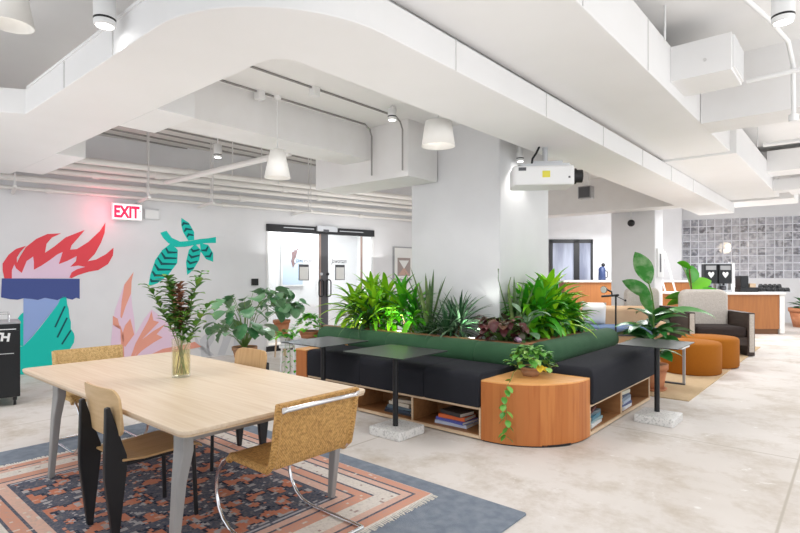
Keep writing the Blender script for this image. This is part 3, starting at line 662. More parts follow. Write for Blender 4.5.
# ---- glass door front
t = MB(); t.box(3.85, 6.41, -.04, .1, 2.36, 2.5).box(3.85, 6.41, -.03, .1, 0, .10)
d = framebuild(t, 'door_1', 'black', W0, WA); struct(d)
_c = (5.13, .03, 0)
def dpart(mb, name, m): 
    o = mb.build(name, m, d); o.location = (-_c[0], -_c[1], -_c[2]); return o
dpart(MB().box(3.85, 4.06, .03, .042, .1, 2.36).box(4.07, 5.06, .03, .042, .1, 2.36).box(5.25, 6.1, .03, .042, .1, 2.36).box(6.12, 6.4, .03, .042, .1, 2.36), 'glass_pane', 'glass')
dpart(MB().box(5.07, 5.25, .015, .055, .1, 2.36), 'door_stile', 'dgrey')
dpart(MB().box(5.05, 5.075, .01, .06, .1, 2.36).box(6.095, 6.12, .01, .06, .1, 2.36), 'door_edge', mat('bronze_edge', (.35, .24, .2), .4))
dpart(MB().box(3.85, 3.89, -.02, .1, .1, 2.36).box(6.37, 6.41, -.02, .1, .1, 2.36), 'side_jamb', 'white')
for nm, x0 in (('door_handle', 5.06), ('door_handle', 5.235)):
    p = rr(x0 - .055, x0 + .055, 1.05, 1.40, .05, 4); p = p + [p[0]]
    dpart(MB().tube([(a, -.03, b) for a, b in p], .014, 8, cap=False), nm, 'black')
dpart(MB().cyl((5.08, -.01, 1.52), (5.08, .03, 1.52), .03, 14), 'lock', 'silver'); dpart(MB().cyl((5.235, -.01, 1.52), (5.235, .03, 1.52), .03, 14), 'lock', 'black')
op = dpart(MB().box(4.93, 5.41, -.1, -.03, 2.41, 2.52), 'door_operator', 'silver'); dpart(MB().box(5.07, 5.2, -.105, -.03, 2.40, 2.45), 'operator_sensor', 'dgrey')
dpart(MB().box(4.2, 4.88, -.055, -.04, 2.44, 2.455).box(5.5, 6.1, -.055, -.04, 2.43, 2.445), 'header_bar', 'silver')
for x, g_ in ((4.68, 'paper'), (5.545, 'paper')):
    nb = dpart(MB().box(x - .115, x + .115, .015, .029, 1.39, 1.72), 'notice_frame', 'dgrey'); 
    pp = MB().box(x - .1, x + .1, .012, .015, 1.405, 1.665).build('notice_sheet', g_, nb)
for x in (4.68, 5.52):
    text('door_lettering', 'Jaworsan', .14, 'darktext', d, (x - _c[0], .02 - _c[1], 1.755), (R(90), 0, 0), shear=.3, sx=.72, bold=.0)
# lobby things
t = thing('framed_poster', 'large framed pale blue poster with a dark figure behind the glass door', 'poster', wf(5.01, -1.198, 1.25), WA)
MB().box(-.28, .28, -.02, .02, 0, 1.06).build('frame', 'white', t); MB().box(-.25, .25, -.023, -.02, .03, 1.03).build('print', 'posterblue', t)
fixn(MB().prism([(.0, .40), (.05, .50), (.03, .58), (.08, .66), (.11, .80), (.14, .84), (.10, .87), (.08, .80), (.05, .86), (.02, .79), (-.04, .76), (-.02, .66), (-.05, .56)], -.026, -.022, 'y').build('figure', 'posterdark', t))
struct(framebuild(MB().box(3.4, 5.55, 1.22, 1.3, 0, 2.95), 'wall_lobby_partition', 'wall', W0, WA))
lamp('AREA', wf(5.2, -.9, 2.9), 75, 1.2, (1, 1, 1), name='lobby_light')
# framed picture beside the column, card readers
t = wallthing('framed_picture', 'framed picture of a brown mountain shape on the wall beside the column', 'picture', 7.25, 1.38, .02)
MB().box(-.3, .3, -.02, .02, 0, .78).build('frame', 'grey', t); MB().box(-.27, .27, -.023, -.02, .03, .75).build('mat_board', 'paper', t)
MB().box(-.19, .19, -.025, -.023, .1, .52).build('print', 'postergrey', t)
fixn(MB().prism([(-.17, .12), (.0, .3), (.17, .12)], -.027, -.025, 'y').build('print_peak', 'posterpink', t)); fixn(MB().prism([(-.15, .46), (.0, .26), (.15, .46)], -.027, -.025, 'y').build('print_sky', 'paper', t))
tag(framebuild(MB().box(3.55, 3.68, -.03, 0, 1.30, 1.43), 'intercom_panel', 'black', W0, WA), 'square black intercom panel on the wall by the glass door', 'panel')
t = wallthing('card_reader', 'small grey card reader below the black intercom panel', 'card reader', 3.75, 1.13, 0)
MB().box(-.04, .04, -.025, 0, 0, .12).build('case', 'grey', t, bevel=.006); MB().box(-.02, .02, -.028, -.025, .05, .1).build('reader_face', 'posterblue', t)
# poster on the far column
t = thing('framed_notice', 'small white framed notice on the side of the far column', 'notice', (-3.58, 13.78, 1.45))
MB().box(-.02, .02, -.24, .24, 0, .68).build('frame', 'white', t); MB().box(.02, .024, -.1, .02, .12, .56).build('print', 'dgrey', t)

# ================================================================ RUGS AND DINING GROUP
o = MB().prism(rr(-5.45, -1.56, -.6, 3.03, .01, 1), .0, .012).build('carpet_mat', 'mat_'); tag(o, 'plain blue grey carpet mat lying under the patterned rug', 'carpet')
RX, RY = (-5.0, -2.17), (.55, 2.86); hx, hy = (RX[1] - RX[0]) / 2, (RY[1] - RY[0]) / 2
t = thing('patterned_rug', 'oriental rug in navy, salmon and cream with fringed ends under the dining table', 'rug', ((RX[0] + RX[1]) / 2, (RY[0] + RY[1]) / 2, .0125))
MB().box(-hx, hx, -hy, hy, 0, .009).build('pile', rugmat(hx, hy), t)
for sg in (1, -1):
    f = MB()
    for k in range(150):
        y = -hy + .008 + k * (2 * hy - .016) / 149; l = .035 + random.random() * .02; dy = random.uniform(-.006, .006)
        f.add([(sg * hx, y - .005, .003), (sg * hx, y + .005, .003), (sg * (hx + l), y + .004 + dy, .001), (sg * (hx + l), y - .004 + dy, .001), (sg * hx, y - .005, .006), (sg * hx, y + .005, .006), (sg * (hx + l), y + .004 + dy, .003), (sg * (hx + l), y - .004 + dy, .003)],
              [(0, 1, 2, 3), (4, 5, 6, 7), (0, 3, 7, 4), (1, 2, 6, 5), (2, 3, 7, 6)])
    fr = f.build('fringe', 'fringe', t); 
FZ = .0215
# ---- dining table
TX, TY = (-5.13, -2.45), (1.25, 2.53)
t = thing('dining_table', 'large pale oak dining table with splayed grey steel legs', 'table', ((TX[0] + TX[1]) / 2, (TY[0] + TY[1]) / 2, FZ))
fixn(MB().prism(rr(TX[0], TX[1], TY[0], TY[1], .06, 6), .722, .742).build('tabletop', ['oak'], t, True, bevel=.004))
fixn(MB().prism(rr(TX[0] + .006, TX[1] - .006, TY[0] + .006, TY[1] - .006, .055, 6), .709, .722).build('tabletop_underside', 'oakedge', t, True))
def leg(x, y, sx, sy, fx, fy):
    """steel leg: wide folded top, narrow foot"""
    m = MB(); top, bot = .708, FZ
    def ring(cx, cy, a, b, z): return [(cx - a, cy - b, z), (cx + a, cy - b, z), (cx + a, cy + b, z), (cx - a, cy + b, z)]
    rs = [ring(x + sx * .0, y, .055, .03, top), ring(x, y, .052, .03, top - .1), ring(x + fx * .4, y + fy * .4, .036, .026, .45), ring(x + fx, y + fy, .022, .018, bot + .002)]
    vs = sum(rs, []); fs = [(3, 2, 1, 0), (12, 13, 14, 15)]
    for i in range(3):
        for k in range(4): fs.append((i * 4 + k, i * 4 + (k + 1) % 4, i * 4 + 4 + (k + 1) % 4, i * 4 + 4 + k))
    m.add(vs, fs); return m
for x, y, sx, sy, fx, fy in ((-4.47, 1.33, 1, 1, .02, -.06), (-2.60, 1.33, 1, 1, .0, -.06), (-2.62, 2.42, 1, 1, -.02, -.05), (-4.47, 2.42, 1, 1, .0, .04)):
    fixn(leg(x, y, sx, sy, fx, fy).build('leg', 'steel', t, True, bevel=.008))
MB().box(-4.45, -2.62, 1.42, 1.46, .64, .705).build('rail', 'steel', t, True); MB().box(-4.45, -2.62, 2.40, 2.44, .64, .705).build('rail', 'steel', t, True)
MB().box(-4.49, -4.45, 1.33, 2.42, .645, .705).build('rail', 'steel', t, True); MB().box(-2.64, -2.6, 1.33, 2.42, .645, .705).build('rail', 'steel', t, True)
br = MB().cyl((-3.0, 1.44, .645), (-3.0, 1.44, .625), .012, 8); br.build('bolt', 'black', t, True)

# ---- wooden side chair with tapered black back legs (front is +y in its own frame)
def side_chair(label, loc, rz, wood):
    t = thing('side_chair', label, 'chair', loc, rz, 'black legged wooden chairs at the table')
    n = 8
    def curved(w, d, y0, z0, z1, tilt, th, cv, nm, m, taper=0.):
        vs = []; fs = []
        for j in range(n + 1):
            u = j / n * 2 - 1; x = u * w / 2; y = y0 + cv * (u * u)
            for zz, oy in ((z0, 0), (z1, tilt)):
                xx = x * (1 - taper * (zz == z0))
                vs += [(xx, y + oy - th / 2, zz), (xx, y + oy + th / 2, zz)]
        for j in range(n):
            a, b = j * 4, j * 4 + 4
            fs += [(a, b, b + 2, a + 2), (a + 1, a + 3, b + 3, b + 1), (a + 2, b + 2, b + 3, a + 3), (a, a + 1, b + 1, b)]
        fs += [(0, 2, 3, 1), (n * 4, n * 4 + 1, n * 4 + 3, n * 4 + 2)]
        o = fixn(MB().add(vs, fs, 0, False).build(nm, m, t, bevel=.012, seg=3)); return o
    # backrest: curved rounded ply panel
    vs = []; fs = []; nn = 20; w, r_, z0, z1 = .45, .07, .575, .85
    for j in range(nn + 1):
        u = -cos(pi * j / nn); x = u * w / 2; e = max(0, abs(x) - (w / 2 - r_)); dz = r_ - math.sqrt(max(0, r_ * r_ - e * e))
        y = -.232 + .03 * u * u; a0, a1 = z0 + dz * .8, z1 - dz
        for zz in (a0, a1):
            yy = y - .035 * (zz - z0) / (z1 - z0); vs += [(x * (.95 if zz == a0 else 1), yy - .007, zz), (x * (.95 if zz == a0 else 1), yy + .007, zz)]
    for j in range(nn):
        a_, b_ = j * 4, j * 4 + 4
        fs += [(a_, b_, b_ + 2, a_ + 2), (a_ + 1, a_ + 3, b_ + 3, b_ + 1), (a_ + 2, b_ + 2, b_ + 3, a_ + 3), (a_, a_ + 1, b_ + 1, b_)]
    fs += [(0, 2, 3, 1), (nn * 4, nn * 4 + 1, nn * 4 + 3, nn * 4 + 2)]
    fixn(MB().add(vs, fs, 0, False).build('backrest', wood, t))
    # seat: front edge rolls down
    vs = []; fs = []; prof = [(-.20, .455), (-.08, .443), (.08, .447), (.2, .452), (.25, .443), (.27, .425)]
    for y, z in prof:
        hw = .195 + .02 * (y + .2) / .47
        vs += [(-hw, y, z), (hw, y, z), (hw, y, z - .014), (-hw, y, z - .014)]
    for i in range(len(prof) - 1):
        a, b = i * 4, i * 4 + 4
        fs += [(a, a + 1, b + 1, b), (a + 3, b + 3, b + 2, a + 2), (a, b, b + 3, a + 3), (a + 1, a + 2, b + 2, b + 1)]
    fs += [(0, 3, 2, 1), (20, 21, 22, 23)]
    fixn(MB().add(vs, fs, 0, False).build('seat', 'chairwood', t, bevel=.004))
    for s_ in (-1, 1):
        x = s_ * .17
        pts = [(-.285, .75), (-.262, .755), (-.215, .60), (-.172, .47), (-.172, .39), (-.215, .0), (-.245, .0), (-.29, .36), (-.292, .46), (-.288, .6)]
        fixn(MB().prism(pts, x - .017, x + .017, 'x').build('leg', 'black', t, bevel=.006))
        fixn(MB().tube([(s_ * .185, .225, .43), (s_ * .195, .24, .0)], .013, 10).build('leg', 'black', t))
    MB().box(-.19, .19, .2, .23, .41, .432).build('seat_frame', 'black', t)
    for s_ in (-1, 1): MB().tube([(s_ * .17, -.2, .42), (s_ * .185, .22, .42)], .012, 8).build('seat_frame', 'black', t)
    return t
side_chair('pale wooden chair with broad black rear legs, back turned to the camera', (-3.285, 1.42, FZ), R(2), 'chairoak')
side_chair('tan wooden chair on the bench side of the dining table', (-3.88, 2.345, FZ), pi, 'chairwood')

# ---- cantilever cane chair (front is +y)
def cane_chair(label, loc, rz, cane):
    t = thing('cantilever_chair', label, 'chair', loc, rz, 'chrome cantilever cane chairs at the table ends')
    hw = .265
    for s_ in (-1, 1):
        x = s_ * hw
        pts = [(x, -.235, .79), (x, -.205, .60), (x, -.17, .47), (x, -.12, .44)]
        pts += [(x, .12, .445), (x, .20, .447)]
        cy, cz, rad = .17, .2285, .2185
        pts += [(x, cy + rad * sin(R(a)), cz + rad * cos(R(a))) for a in (20, 40, 60, 80, 100, 120, 140, 160, 180)]
        pts += [(x, -.1, .0115), (x, -.3, .0115)]
        MB().tube(pts, .0115, 10).build('frame', 'chrome', t)
    MB().tube([(-hw, -.3, .0115), (hw, -.3, .0115)], .0115, 10).build('floor_bar', 'chrome', t)
    MB().tube([(-hw, -.245, .775), (-hw + .02, -.258, .783), (hw - .02, -.258, .783), (hw, -.245, .775)], .014, 10).build('top_bar', 'chrome', t)
    for s_ in (-1, 1): MB().box(s_ * hw - .012, s_ * hw + .012, -.262, -.232, .775, .80).build('clamp', 'chrome', t)
    # woven sheet: seat and back, slightly thick, with rolled edges
    def sheet(prof, nm, hw_):
        vs = []; fs = []; th = .011; nx = 6
        for i, (y, z) in enumerate(prof):
            y0, z0 = prof[max(0, i - 1)]; y1, z1 = prof[min(len(prof) - 1, i + 1)]
            dy, dz = y1 - y0, z1 - z0; l = math.hypot(dy, dz); ny, nz = -dz / l * th, dy / l * th
            for sg in (1, -1):
                for k in range(nx + 1): vs.append((-hw_ + 2 * hw_ * k / nx, y + ny * sg, z + nz * sg))
        w = 2 * (nx + 1)
        for i in range(len(prof) - 1):
            for sg in (0, 1):
                for k in range(nx):
                    a = i * w + sg * (nx + 1) + k; fs.append((a, a + 1, a + 1 + w, a + w))
            for k in (0, nx): a = i * w + k; fs.append((a, a + nx + 1, a + nx + 1 + w, a + w))
        for i in (0, len(prof) - 1):
            for k in range(nx): a = i * w + k; fs.append((a, a + 1, a + nx + 2, a + nx + 1))
        o = fixn(MB().add(vs, fs, 0, True).build(nm, cane, t)); md = o.modifiers.new('es', 'EDGE_SPLIT'); md.split_angle = R(50); return o
    sheet([(.235, .425), (.22, .455), (.17, .465), (.0, .458), (-.12, .455), (-.155, .462)], 'seat', hw + .014)
    sheet([(-.155, .464), (-.178, .50), (-.2, .60), (-.222, .72), (-.235, .80), (-.238, .815)], 'backrest', hw + .014)
    for s_ in (-1, 1):
        MB().tube([(s_ * (hw + .008), .235, .425), (s_ * (hw + .008), .21, .452), (s_ * (hw + .008), .0, .45), (s_ * (hw + .008), -.13, .45), (s_ * (hw + .008), -.175, .49), (s_ * (hw + .008), -.2, .6), (s_ * (hw + .008), -.236, .81)], .022, 10).build('woven_edge', cane, t)
    return t
cane_chair('honey cane cantilever chair, chrome bar across its back, at the near table end', (-2.475, 1.93, FZ), R(90), 'cane')
cane_chair('pale cane cantilever chair at the far table end, before the torch mural', (-5.09, 1.82, FZ), R(-90), 'canepale')

# ---- vase with branches
VX, VY, VZ = -3.81, 1.93, .742 + .0005
t = thing('flower_vase', 'clear glass vase of yellowish water on the dining table', 'vase', (VX, VY, VZ))
MB().lathe([(.001, 0), (.062, 0), (.066, .01), (.066, .285), (.062, .285), (.060, .02), (.001, .018)], n=32).build('glass_body', 'vaseglass', t)
MB().lathe([(.001, .02), (.0585, .021), (.0585, .2), (.001, .2)], n=28).build('water', 'water', t)
def branch(label, az, lean, H, leafm, L, W, n, seed, bare=.35, name='leafy_branch'):
    rnd = random.Random(seed); bx, by = -.03 * cos(az), -.03 * sin(az)
    t = thing(name, label, 'branch', (VX + bx, VY + by, VZ + .022), 0, 'cut branches in the vase')
    pts = []; 
    for i in range(9):
        u = i / 8; r = lean * (.35 * u + .65 * u * u) 
        pts.append(Vector((cos(az) * (r + .045 * u) + rnd.uniform(-.004, .004), sin(az) * (r + .045 * u) + rnd.uniform(-.004, .004), H * u)))
    MB().tube(pts, .0042, 6, r1=.0018).build('stem', 'stem' if leafm == 'dry' else 'gstem', t)
    fo = MB()
    for k in range(n):
        u = bare + (1 - bare) * k / (n - 1); i = min(7, int(u * 8)); p = pts[i].lerp(pts[i + 1], u * 8 - i)
        a = k * 2.4 + rnd.uniform(-.4, .4); s_ = 1 - .35 * abs(u - .6)
        fo.leaf(p, a, rnd.uniform(.1, .8), L * s_ * rnd.uniform(.8, 1.15), W * s_, .8, 'ovate', 4, .15)
    fo.build('leaves', leafm, t); return t
bl = ['bushy dark green branch in the vase, tallest on the mural side', 'green branch in the vase leaning to the torch side', 'dried reddish brown branch in the middle of the vase', 'upright green branch in the vase with paired leaves', 'green branch in the vase leaning to the monstera side', 'lower yellow green branch in the vase on the bench side', 'thin dried brown branch in the vase beside the reddish one', 'low green branch in the vase leaning to the cane chair by the mural']
ca = A  # image-right direction is RT
for lab, dirr, lean, H, lm, L, W, n, sd, br_ in ((bl[0], pi, .09, .72, 'branch', .105, .054, 90, 1, .42), (bl[1], pi + .2, .22, .66, 'branch', .095, .046, 32, 2, .45), (bl[2], -1.4, .04, .66, 'dry', .075, .044, 90, 3, .5), (bl[3], .1, .13, .76, 'branch', .115, .056, 30, 4, .5), (bl[4], -.2, .22, .52, 'branch', .10, .05, 30, 5, .45), (bl[5], -1.0, .12, .46, 'branch', .09, .044, 24, 6, .5), (bl[6], .5, .06, .62, 'dry', .045, .022, 40, 7, .5), (bl[7], pi - .6, .15, .5, 'branch', .06, .026, 22, 8, .55)):
    branch(lab, ca + dirr, lean, H, lm, L, W, n, sd, br_)

# ================================================================ BENCH ISLAND
# ---- curved corner box of cherry planks
t = thing('corner_table', 'round fronted cherry wood corner box between the two bench runs', 'side table', (-2.2, 4.5, 0))
x0, x1, y0, y1, rad = -2.57, -1.86, 4.11, 4.85, .66
out = [(x0, y0)] + [(x1 - rad + rad * cos(R(a)), y0 + rad + rad * sin(R(a))) for a in range(-90, 1, 6)] + [(x1, y1)]
full = out + [(x0, y1)]
pk = MB(); 
for i in range(len(out) - 1):
    a, b = Vector(out[i]), Vector(out[i + 1])
    pk.add([(*a, .012), (*b, .012), (*b, .535), (*a, .535)], [(0, 1, 2, 3)])
# merge neighbouring strips into planks: three strips per island
pk2 = MB(); i = 0; seg = out
while i < len(seg) - 1:
    j = min(i + 2, len(seg) - 1); pp = seg[i:j + 1]; o_ = len(pp)
    pk2.add([(a, b, .012) for a, b in pp] + [(a, b, .538) for a, b in pp], [(k, k + 1, o_ + k + 1, o_ + k) for k in range(o_ - 1)], 0, False); i = j
pk2.build('plank_front', 'walnut', t, True)
fixn(MB().prism(full, .536, .552).build('top', 'walnuttop', t, True, bevel=.003))
fixn(MB().prism([(a + (.012 if a < -1.9 else -.012), b + .012) for a, b in full], 0, .02).build('plinth', 'black', t, True))
MB().box(x0 + .002, x0 + .02, y0 + .002, y1, .012, .536).box(x0, x1 - .002, y1 - .02, y1 - .001, .012, .536).build('back_panel', 'cubby', t, True)
# ---- bench bases with cubbies
def cubby_base(label, X0, X1, Y0, Y1, divs, along):
    t = thing('bench_shelf', label, 'bench', ((X0 + X1) / 2, (Y0 + Y1) / 2, 0), 0, 'shelf bases of the corner bench')
    th = .018
    if along == 'x':
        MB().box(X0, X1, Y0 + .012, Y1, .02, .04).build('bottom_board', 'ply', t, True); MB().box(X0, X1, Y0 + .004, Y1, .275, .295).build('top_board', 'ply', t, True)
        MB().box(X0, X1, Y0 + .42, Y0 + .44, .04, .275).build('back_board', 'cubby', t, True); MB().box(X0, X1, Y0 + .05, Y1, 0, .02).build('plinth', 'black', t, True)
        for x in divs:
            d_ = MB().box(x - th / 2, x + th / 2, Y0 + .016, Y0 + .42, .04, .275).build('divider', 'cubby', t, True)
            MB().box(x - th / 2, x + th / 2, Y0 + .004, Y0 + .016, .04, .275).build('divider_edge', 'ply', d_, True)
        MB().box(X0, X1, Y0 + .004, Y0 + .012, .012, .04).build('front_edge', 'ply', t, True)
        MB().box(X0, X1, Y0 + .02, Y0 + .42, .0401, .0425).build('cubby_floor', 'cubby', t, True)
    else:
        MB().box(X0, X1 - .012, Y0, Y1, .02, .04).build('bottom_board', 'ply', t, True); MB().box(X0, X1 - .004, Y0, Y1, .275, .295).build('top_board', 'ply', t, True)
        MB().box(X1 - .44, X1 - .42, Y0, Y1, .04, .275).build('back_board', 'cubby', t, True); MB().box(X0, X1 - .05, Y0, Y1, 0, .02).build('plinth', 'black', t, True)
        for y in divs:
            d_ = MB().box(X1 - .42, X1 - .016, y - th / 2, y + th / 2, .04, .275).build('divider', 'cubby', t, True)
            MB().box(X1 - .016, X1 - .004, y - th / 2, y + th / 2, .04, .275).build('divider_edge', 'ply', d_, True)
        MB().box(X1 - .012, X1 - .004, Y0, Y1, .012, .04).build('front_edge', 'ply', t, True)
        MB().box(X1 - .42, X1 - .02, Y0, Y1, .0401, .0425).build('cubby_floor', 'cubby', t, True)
    return t
cubby_base('long plywood shelf base under the bench facing the dining table', -5.0, -2.575, 4.11, 4.9, (-4.99, -4.17, -3.38, -2.585), 'x')
cubby_base('short plywood shelf base under the bench facing the open floor', -2.6, -1.86, 4.855, 6.75, (4.866, 5.74, 6.73), 'y')
# ---- seat cushions
def cushion(label, X0, X1, Y0, Y1, z0=.297, z1=.605, r=.085):
    m = MB(); n = 6
    o = MB().box(X0, X1, Y0, Y1, z0, z1).build('seat_cushion', 'blackfab'); 
    md = o.modifiers.new('bevel', 'BEVEL'); md.width = r; md.segments = 6; md.limit_method = 'WEIGHT'
    # only the upper edges and the front corners are soft
    bm = bmesh.new(); bm.from_mesh(o.data); lay = bm.edges.layers.float.new('bevel_weight_edge')
    for e in bm.edges:
        zz = [v.co.z for v in e.verts]
        dxy = abs(e.verts[0].co.x - e.verts[1].co.x) + abs(e.verts[0].co.y - e.verts[1].co.y); meet = (abs(e.verts[0].co.x - e.verts[1].co.x) < 1e-4) == (X1 - X0 < Y1 - Y0 + .3) and X1 - X0 > .6
        e[lay] = (.22 if meet else 1.) if min(zz) > .1 else (.18 if max(zz) > .1 else .25)
    bm.to_mesh(o.data); bm.free()
    for p in o.data.polygons: p.use_smooth = True
    return tag(o, label, 'seat cushion', 'black bench seat cushions')
cushion('black bench cushion next to the wooden end box', -4.99, -4.10, 4.085, 4.76)
cushion('black bench cushion in the middle of the run facing the dining table', -4.095, -3.22, 4.085, 4.76)
cushion('black bench cushion between the middle one and the corner box', -3.215, -2.585, 4.085, 4.76)
cushion('long black bench cushion facing the open floor', -2.33, -1.835, 4.87, 6.95, .297, .63)
MB().box(-2.585, -2.335, 4.87, 6.9, .297, .5).build
# ---- wooden end box
t = thing('end_box', 'cherry wood end box closing the far end of the black bench', 'side table', (-5.1, 4.48, 0))
pk = MB()
for k in range(3): pk.box(-5.21, -5.01, 4.10 + k * .26, 4.10 + (k + 1) * .26, .012, .585)
pk.build('panel', 'walnut', t, True); MB().box(-5.212, -5.005, 4.095, 4.885, .585, .602).build('top', 'walnuttop', t, True); MB().box(-5.2, -5.02, 4.12, 4.87, 0, .012).build('plinth', 'black', t, True)
# ---- green bolsters
def bolster(label, p0, p1, r, segs):
    t = thing('bolster', label, 'bolster cushion', tuple((Vector(p0) + Vector(p1)) / 2 - Vector((0, 0, r))), 0, 'green bolsters along the planter')
    p0, p1 = Vector(p0), Vector(p1); L = (p1 - p0).length; d_ = (p1 - p0).normalized()
    prof = [(.001, 0), (r * .75, .004), (r * .93, .018), (r, .05)]
    for k in range(1, segs):
        c = L * k / segs; prof += [(r, c - .03), (r * .96, c - .012), (r * .90, c), (r * .96, c + .012), (r, c + .03)]
    prof += [(r, L - .05), (r * .93, L - .018), (r * .75, L - .004), (.001, L)]
    vs = []; n = 28; a = d_.cross(Vector((0, 0, 1))).normalized(); b = a.cross(d_)
    for rr_, u in prof:
        for k in range(n): q = 2 * pi * k / n; vs.append(p0 + d_ * u + a * cos(q) * rr_ + b * sin(q) * rr_)
    fs = [(i * n + k, i * n + (k + 1) % n, (i + 1) * n + (k + 1) % n, (i + 1) * n + k) for i in range(len(prof) - 1) for k in range(n)]
    fixn(MB().add(vs, fs, 0, True).build('cover', 'green', t, True)); return t
bolster('long green bolster with seams behind the bench facing the dining table', (-5.62, 4.90, .655), (-2.45, 4.90, .655), .138, 5)
bolster('plain green bolster behind the bench facing the open floor', (-2.475, 5.05, .665), (-2.475, 7.12, .665), .142, 1)
# ---- planter with timber ledge
PL = [(-5.75, 5.045), (-2.63, 5.045), (-2.63, 6.98), (-2.9, 6.98)]
t = thing('planter_box', 'timber rimmed planter wrapped around the square column behind the bolsters', 'planter', (-4.1, 5.5, 0))
MB().box(-5.75, -2.63, 5.045, 5.075, 0, .74).box(-2.66, -2.63, 5.075, 6.98, 0, .74).box(-3.24, -2.66, 6.95, 6.98, 0, .74).box(-5.75, -5.72, 5.075, 5.61, 0, .74).box(-5.72, -4.64, 5.58, 5.61, 0, .74).build('side_panel', 'walnuttop', t, True)
MB().box(-5.79, -2.58, 5.0, 5.11, .74, .785).box(-2.70, -2.58, 5.11, 7.0, .74, .785).build('rim', 'ledgewood', t, True, bevel=.01)
MB().box(-5.72, -2.66, 5.075, 5.58, .60, .715).box(-3.24, -2.66, 5.58, 6.95, .60, .715).build('soil', 'soil', t, True)
SZ = .715
# back support under bolsters (bench back rail)
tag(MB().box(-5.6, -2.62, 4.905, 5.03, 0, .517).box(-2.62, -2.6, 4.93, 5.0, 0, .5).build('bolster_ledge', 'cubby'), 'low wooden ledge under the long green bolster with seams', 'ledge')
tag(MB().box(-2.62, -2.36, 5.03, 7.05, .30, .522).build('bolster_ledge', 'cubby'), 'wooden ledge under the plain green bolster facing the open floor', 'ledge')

# ================================================================ PLANTS
PGp = 'plants in the planter around the column'
def rosette(name, label, loc, n, L, W, m, el=(.2, 1.35), droop=1.4, prof='strap', seed=0, cane=0., group=PGp, crowns=1, spread=.0, cat='plant', parent=None, fold=.22):
    rnd = random.Random(seed); t = parent or thing(name, label, cat, loc, 0, group)
    f = MB(); st = MB(); has = False
    for c in range(crowns):
        a0 = c * 2.4 + seed; cx, cy = (spread * cos(a0), spread * sin(a0)) if crowns > 1 else (0, 0)
        ch = cane * (1 - .28 * c) if crowns > 1 else cane
        if ch > 0: st.tube([(cx * .4, cy * .4, 0), (cx, cy, ch)], .014, 8, r1=.011); has = True
        for k in range(n):
            u = k / max(1, n - 1); az = k * 2.39996 + rnd.uniform(-.25, .25)
            e = el[0] + (el[1] - el[0]) * u + rnd.uniform(-.15, .15)
            l = L * rnd.uniform(.75, 1.1) * (.75 + .35 * sin(pi * (.25 + .6 * u)))
            f.leaf((cx + .012 * cos(az), cy + .012 * sin(az), max(.0, ch - .22 * (1 - u) * min(1, ch * 2))), az, e, l, W * rnd.uniform(.8, 1.1), droop * rnd.uniform(.7, 1.2) * (1.15 - .6 * u), prof, 7, fold)
    if group == PGp and not parent: f.clamp(loc)
    f.build('leaves', m, t)
    if has: st.build('stem', 'stem', t)
    return t
# left face of the planter (towards the dining table)
rosette('dracaena', 'lime green dracaena at the glass door end of the planter', (-5.28, 5.33, SZ), 34, .50, .095, 'lime', (-.1, 1.45), 1.8, seed=1, cane=.50, crowns=3, spread=.13)
rosette('dracaena', 'bright green dracaena second from the glass door end of the planter', (-4.92, 5.36, SZ), 34, .50, .09, 'lime', (-.1, 1.4), 1.9, seed=2, cane=.46, crowns=3, spread=.13)
rosette('dracaena', 'dark arching dracaena spilling over the rim before the lime one', (-5.0, 5.17, SZ), 30, .46, .055, 'dark', (-.1, 1.2), 1.8, seed=3, cane=.22, crowns=2, spread=.12)
rosette('dracaena', 'tall bright dracaena standing before the column edge', (-4.42, 5.30, SZ), 30, .42, .09, 'bright', (-.1, 1.5), 1.6, seed=4, cane=.46, crowns=2, spread=.08)
rosette('snake_plant', 'dark snake plant with upright blades in front of the column', (-4.10, 5.33, SZ), 13, .80, .05, 'snake', (1.25, 1.54), .15, 'sword', seed=5, fold=.3)
rosette('spider_dracaena', 'dark striped arching plant in front of the column', (-3.68, 5.28, SZ), 46, .46, .036, 'stripe', (.0, 1.4), 1.3, seed=6, cane=.24, crowns=3, spread=.12)
rosette('spider_dracaena', 'small dark green arching plant low before the snake plant', (-3.98, 5.18, SZ), 28, .28, .03, 'dark', (.1, 1.3), 1.5, seed=7, cane=.06, crowns=2, spread=.07)
def paddleplant(name, label, loc, leaves, m, prof='ovate', group=PGp, pet=True, cat='plant', seed=0, parent=None, sm_='gstem'):
    """leaves: (az, lean, height, leaf length, leaf width, leaf elevation, droop)"""
    t = parent or thing(name, label, cat, loc, 0, group); f = MB(); s_ = MB(); rnd = random.Random(seed)
    for az, lean, h, L, W, el_, dr_ in leaves:
        tip = Vector((cos(az) * lean, sin(az) * lean, h)); mid = Vector((cos(az) * lean * .35, sin(az) * lean * .35, h * .6))
        s_.tube([Vector((.015 * cos(az), .015 * sin(az), 0)), mid, tip], .006, 6, r1=.004)
        f.leaf(tip, az, el_, L, W, dr_, prof, 8, .14, twist=rnd.uniform(-.3, .3))
    if group == PGp and not parent: f.clamp(loc)
    f.build('leaves', m, t); s_.build('stalks', sm_, t); return t
def many(n, h, lean, L, W, seed, el_=(-.2, .9), dr_=.9):
    rnd = random.Random(seed); out = []
    for k in range(n):
        u = (k + .5) / n; out.append((k * 2.4 + rnd.uniform(-.3, .3), lean * rnd.uniform(.35, 1) , h * rnd.uniform(.35, 1.05), L * rnd.uniform(.75, 1.15), W * rnd.uniform(.8, 1.1), rnd.uniform(*el_), dr_ * rnd.uniform(.6, 1.3)))
    return out
paddleplant('aglaonema', 'pale silvery green leaf plant between the striped and the burgundy plants', (-3.24, 5.33, SZ), many(12, .26, .13, .2, .085, 8), 'pale')
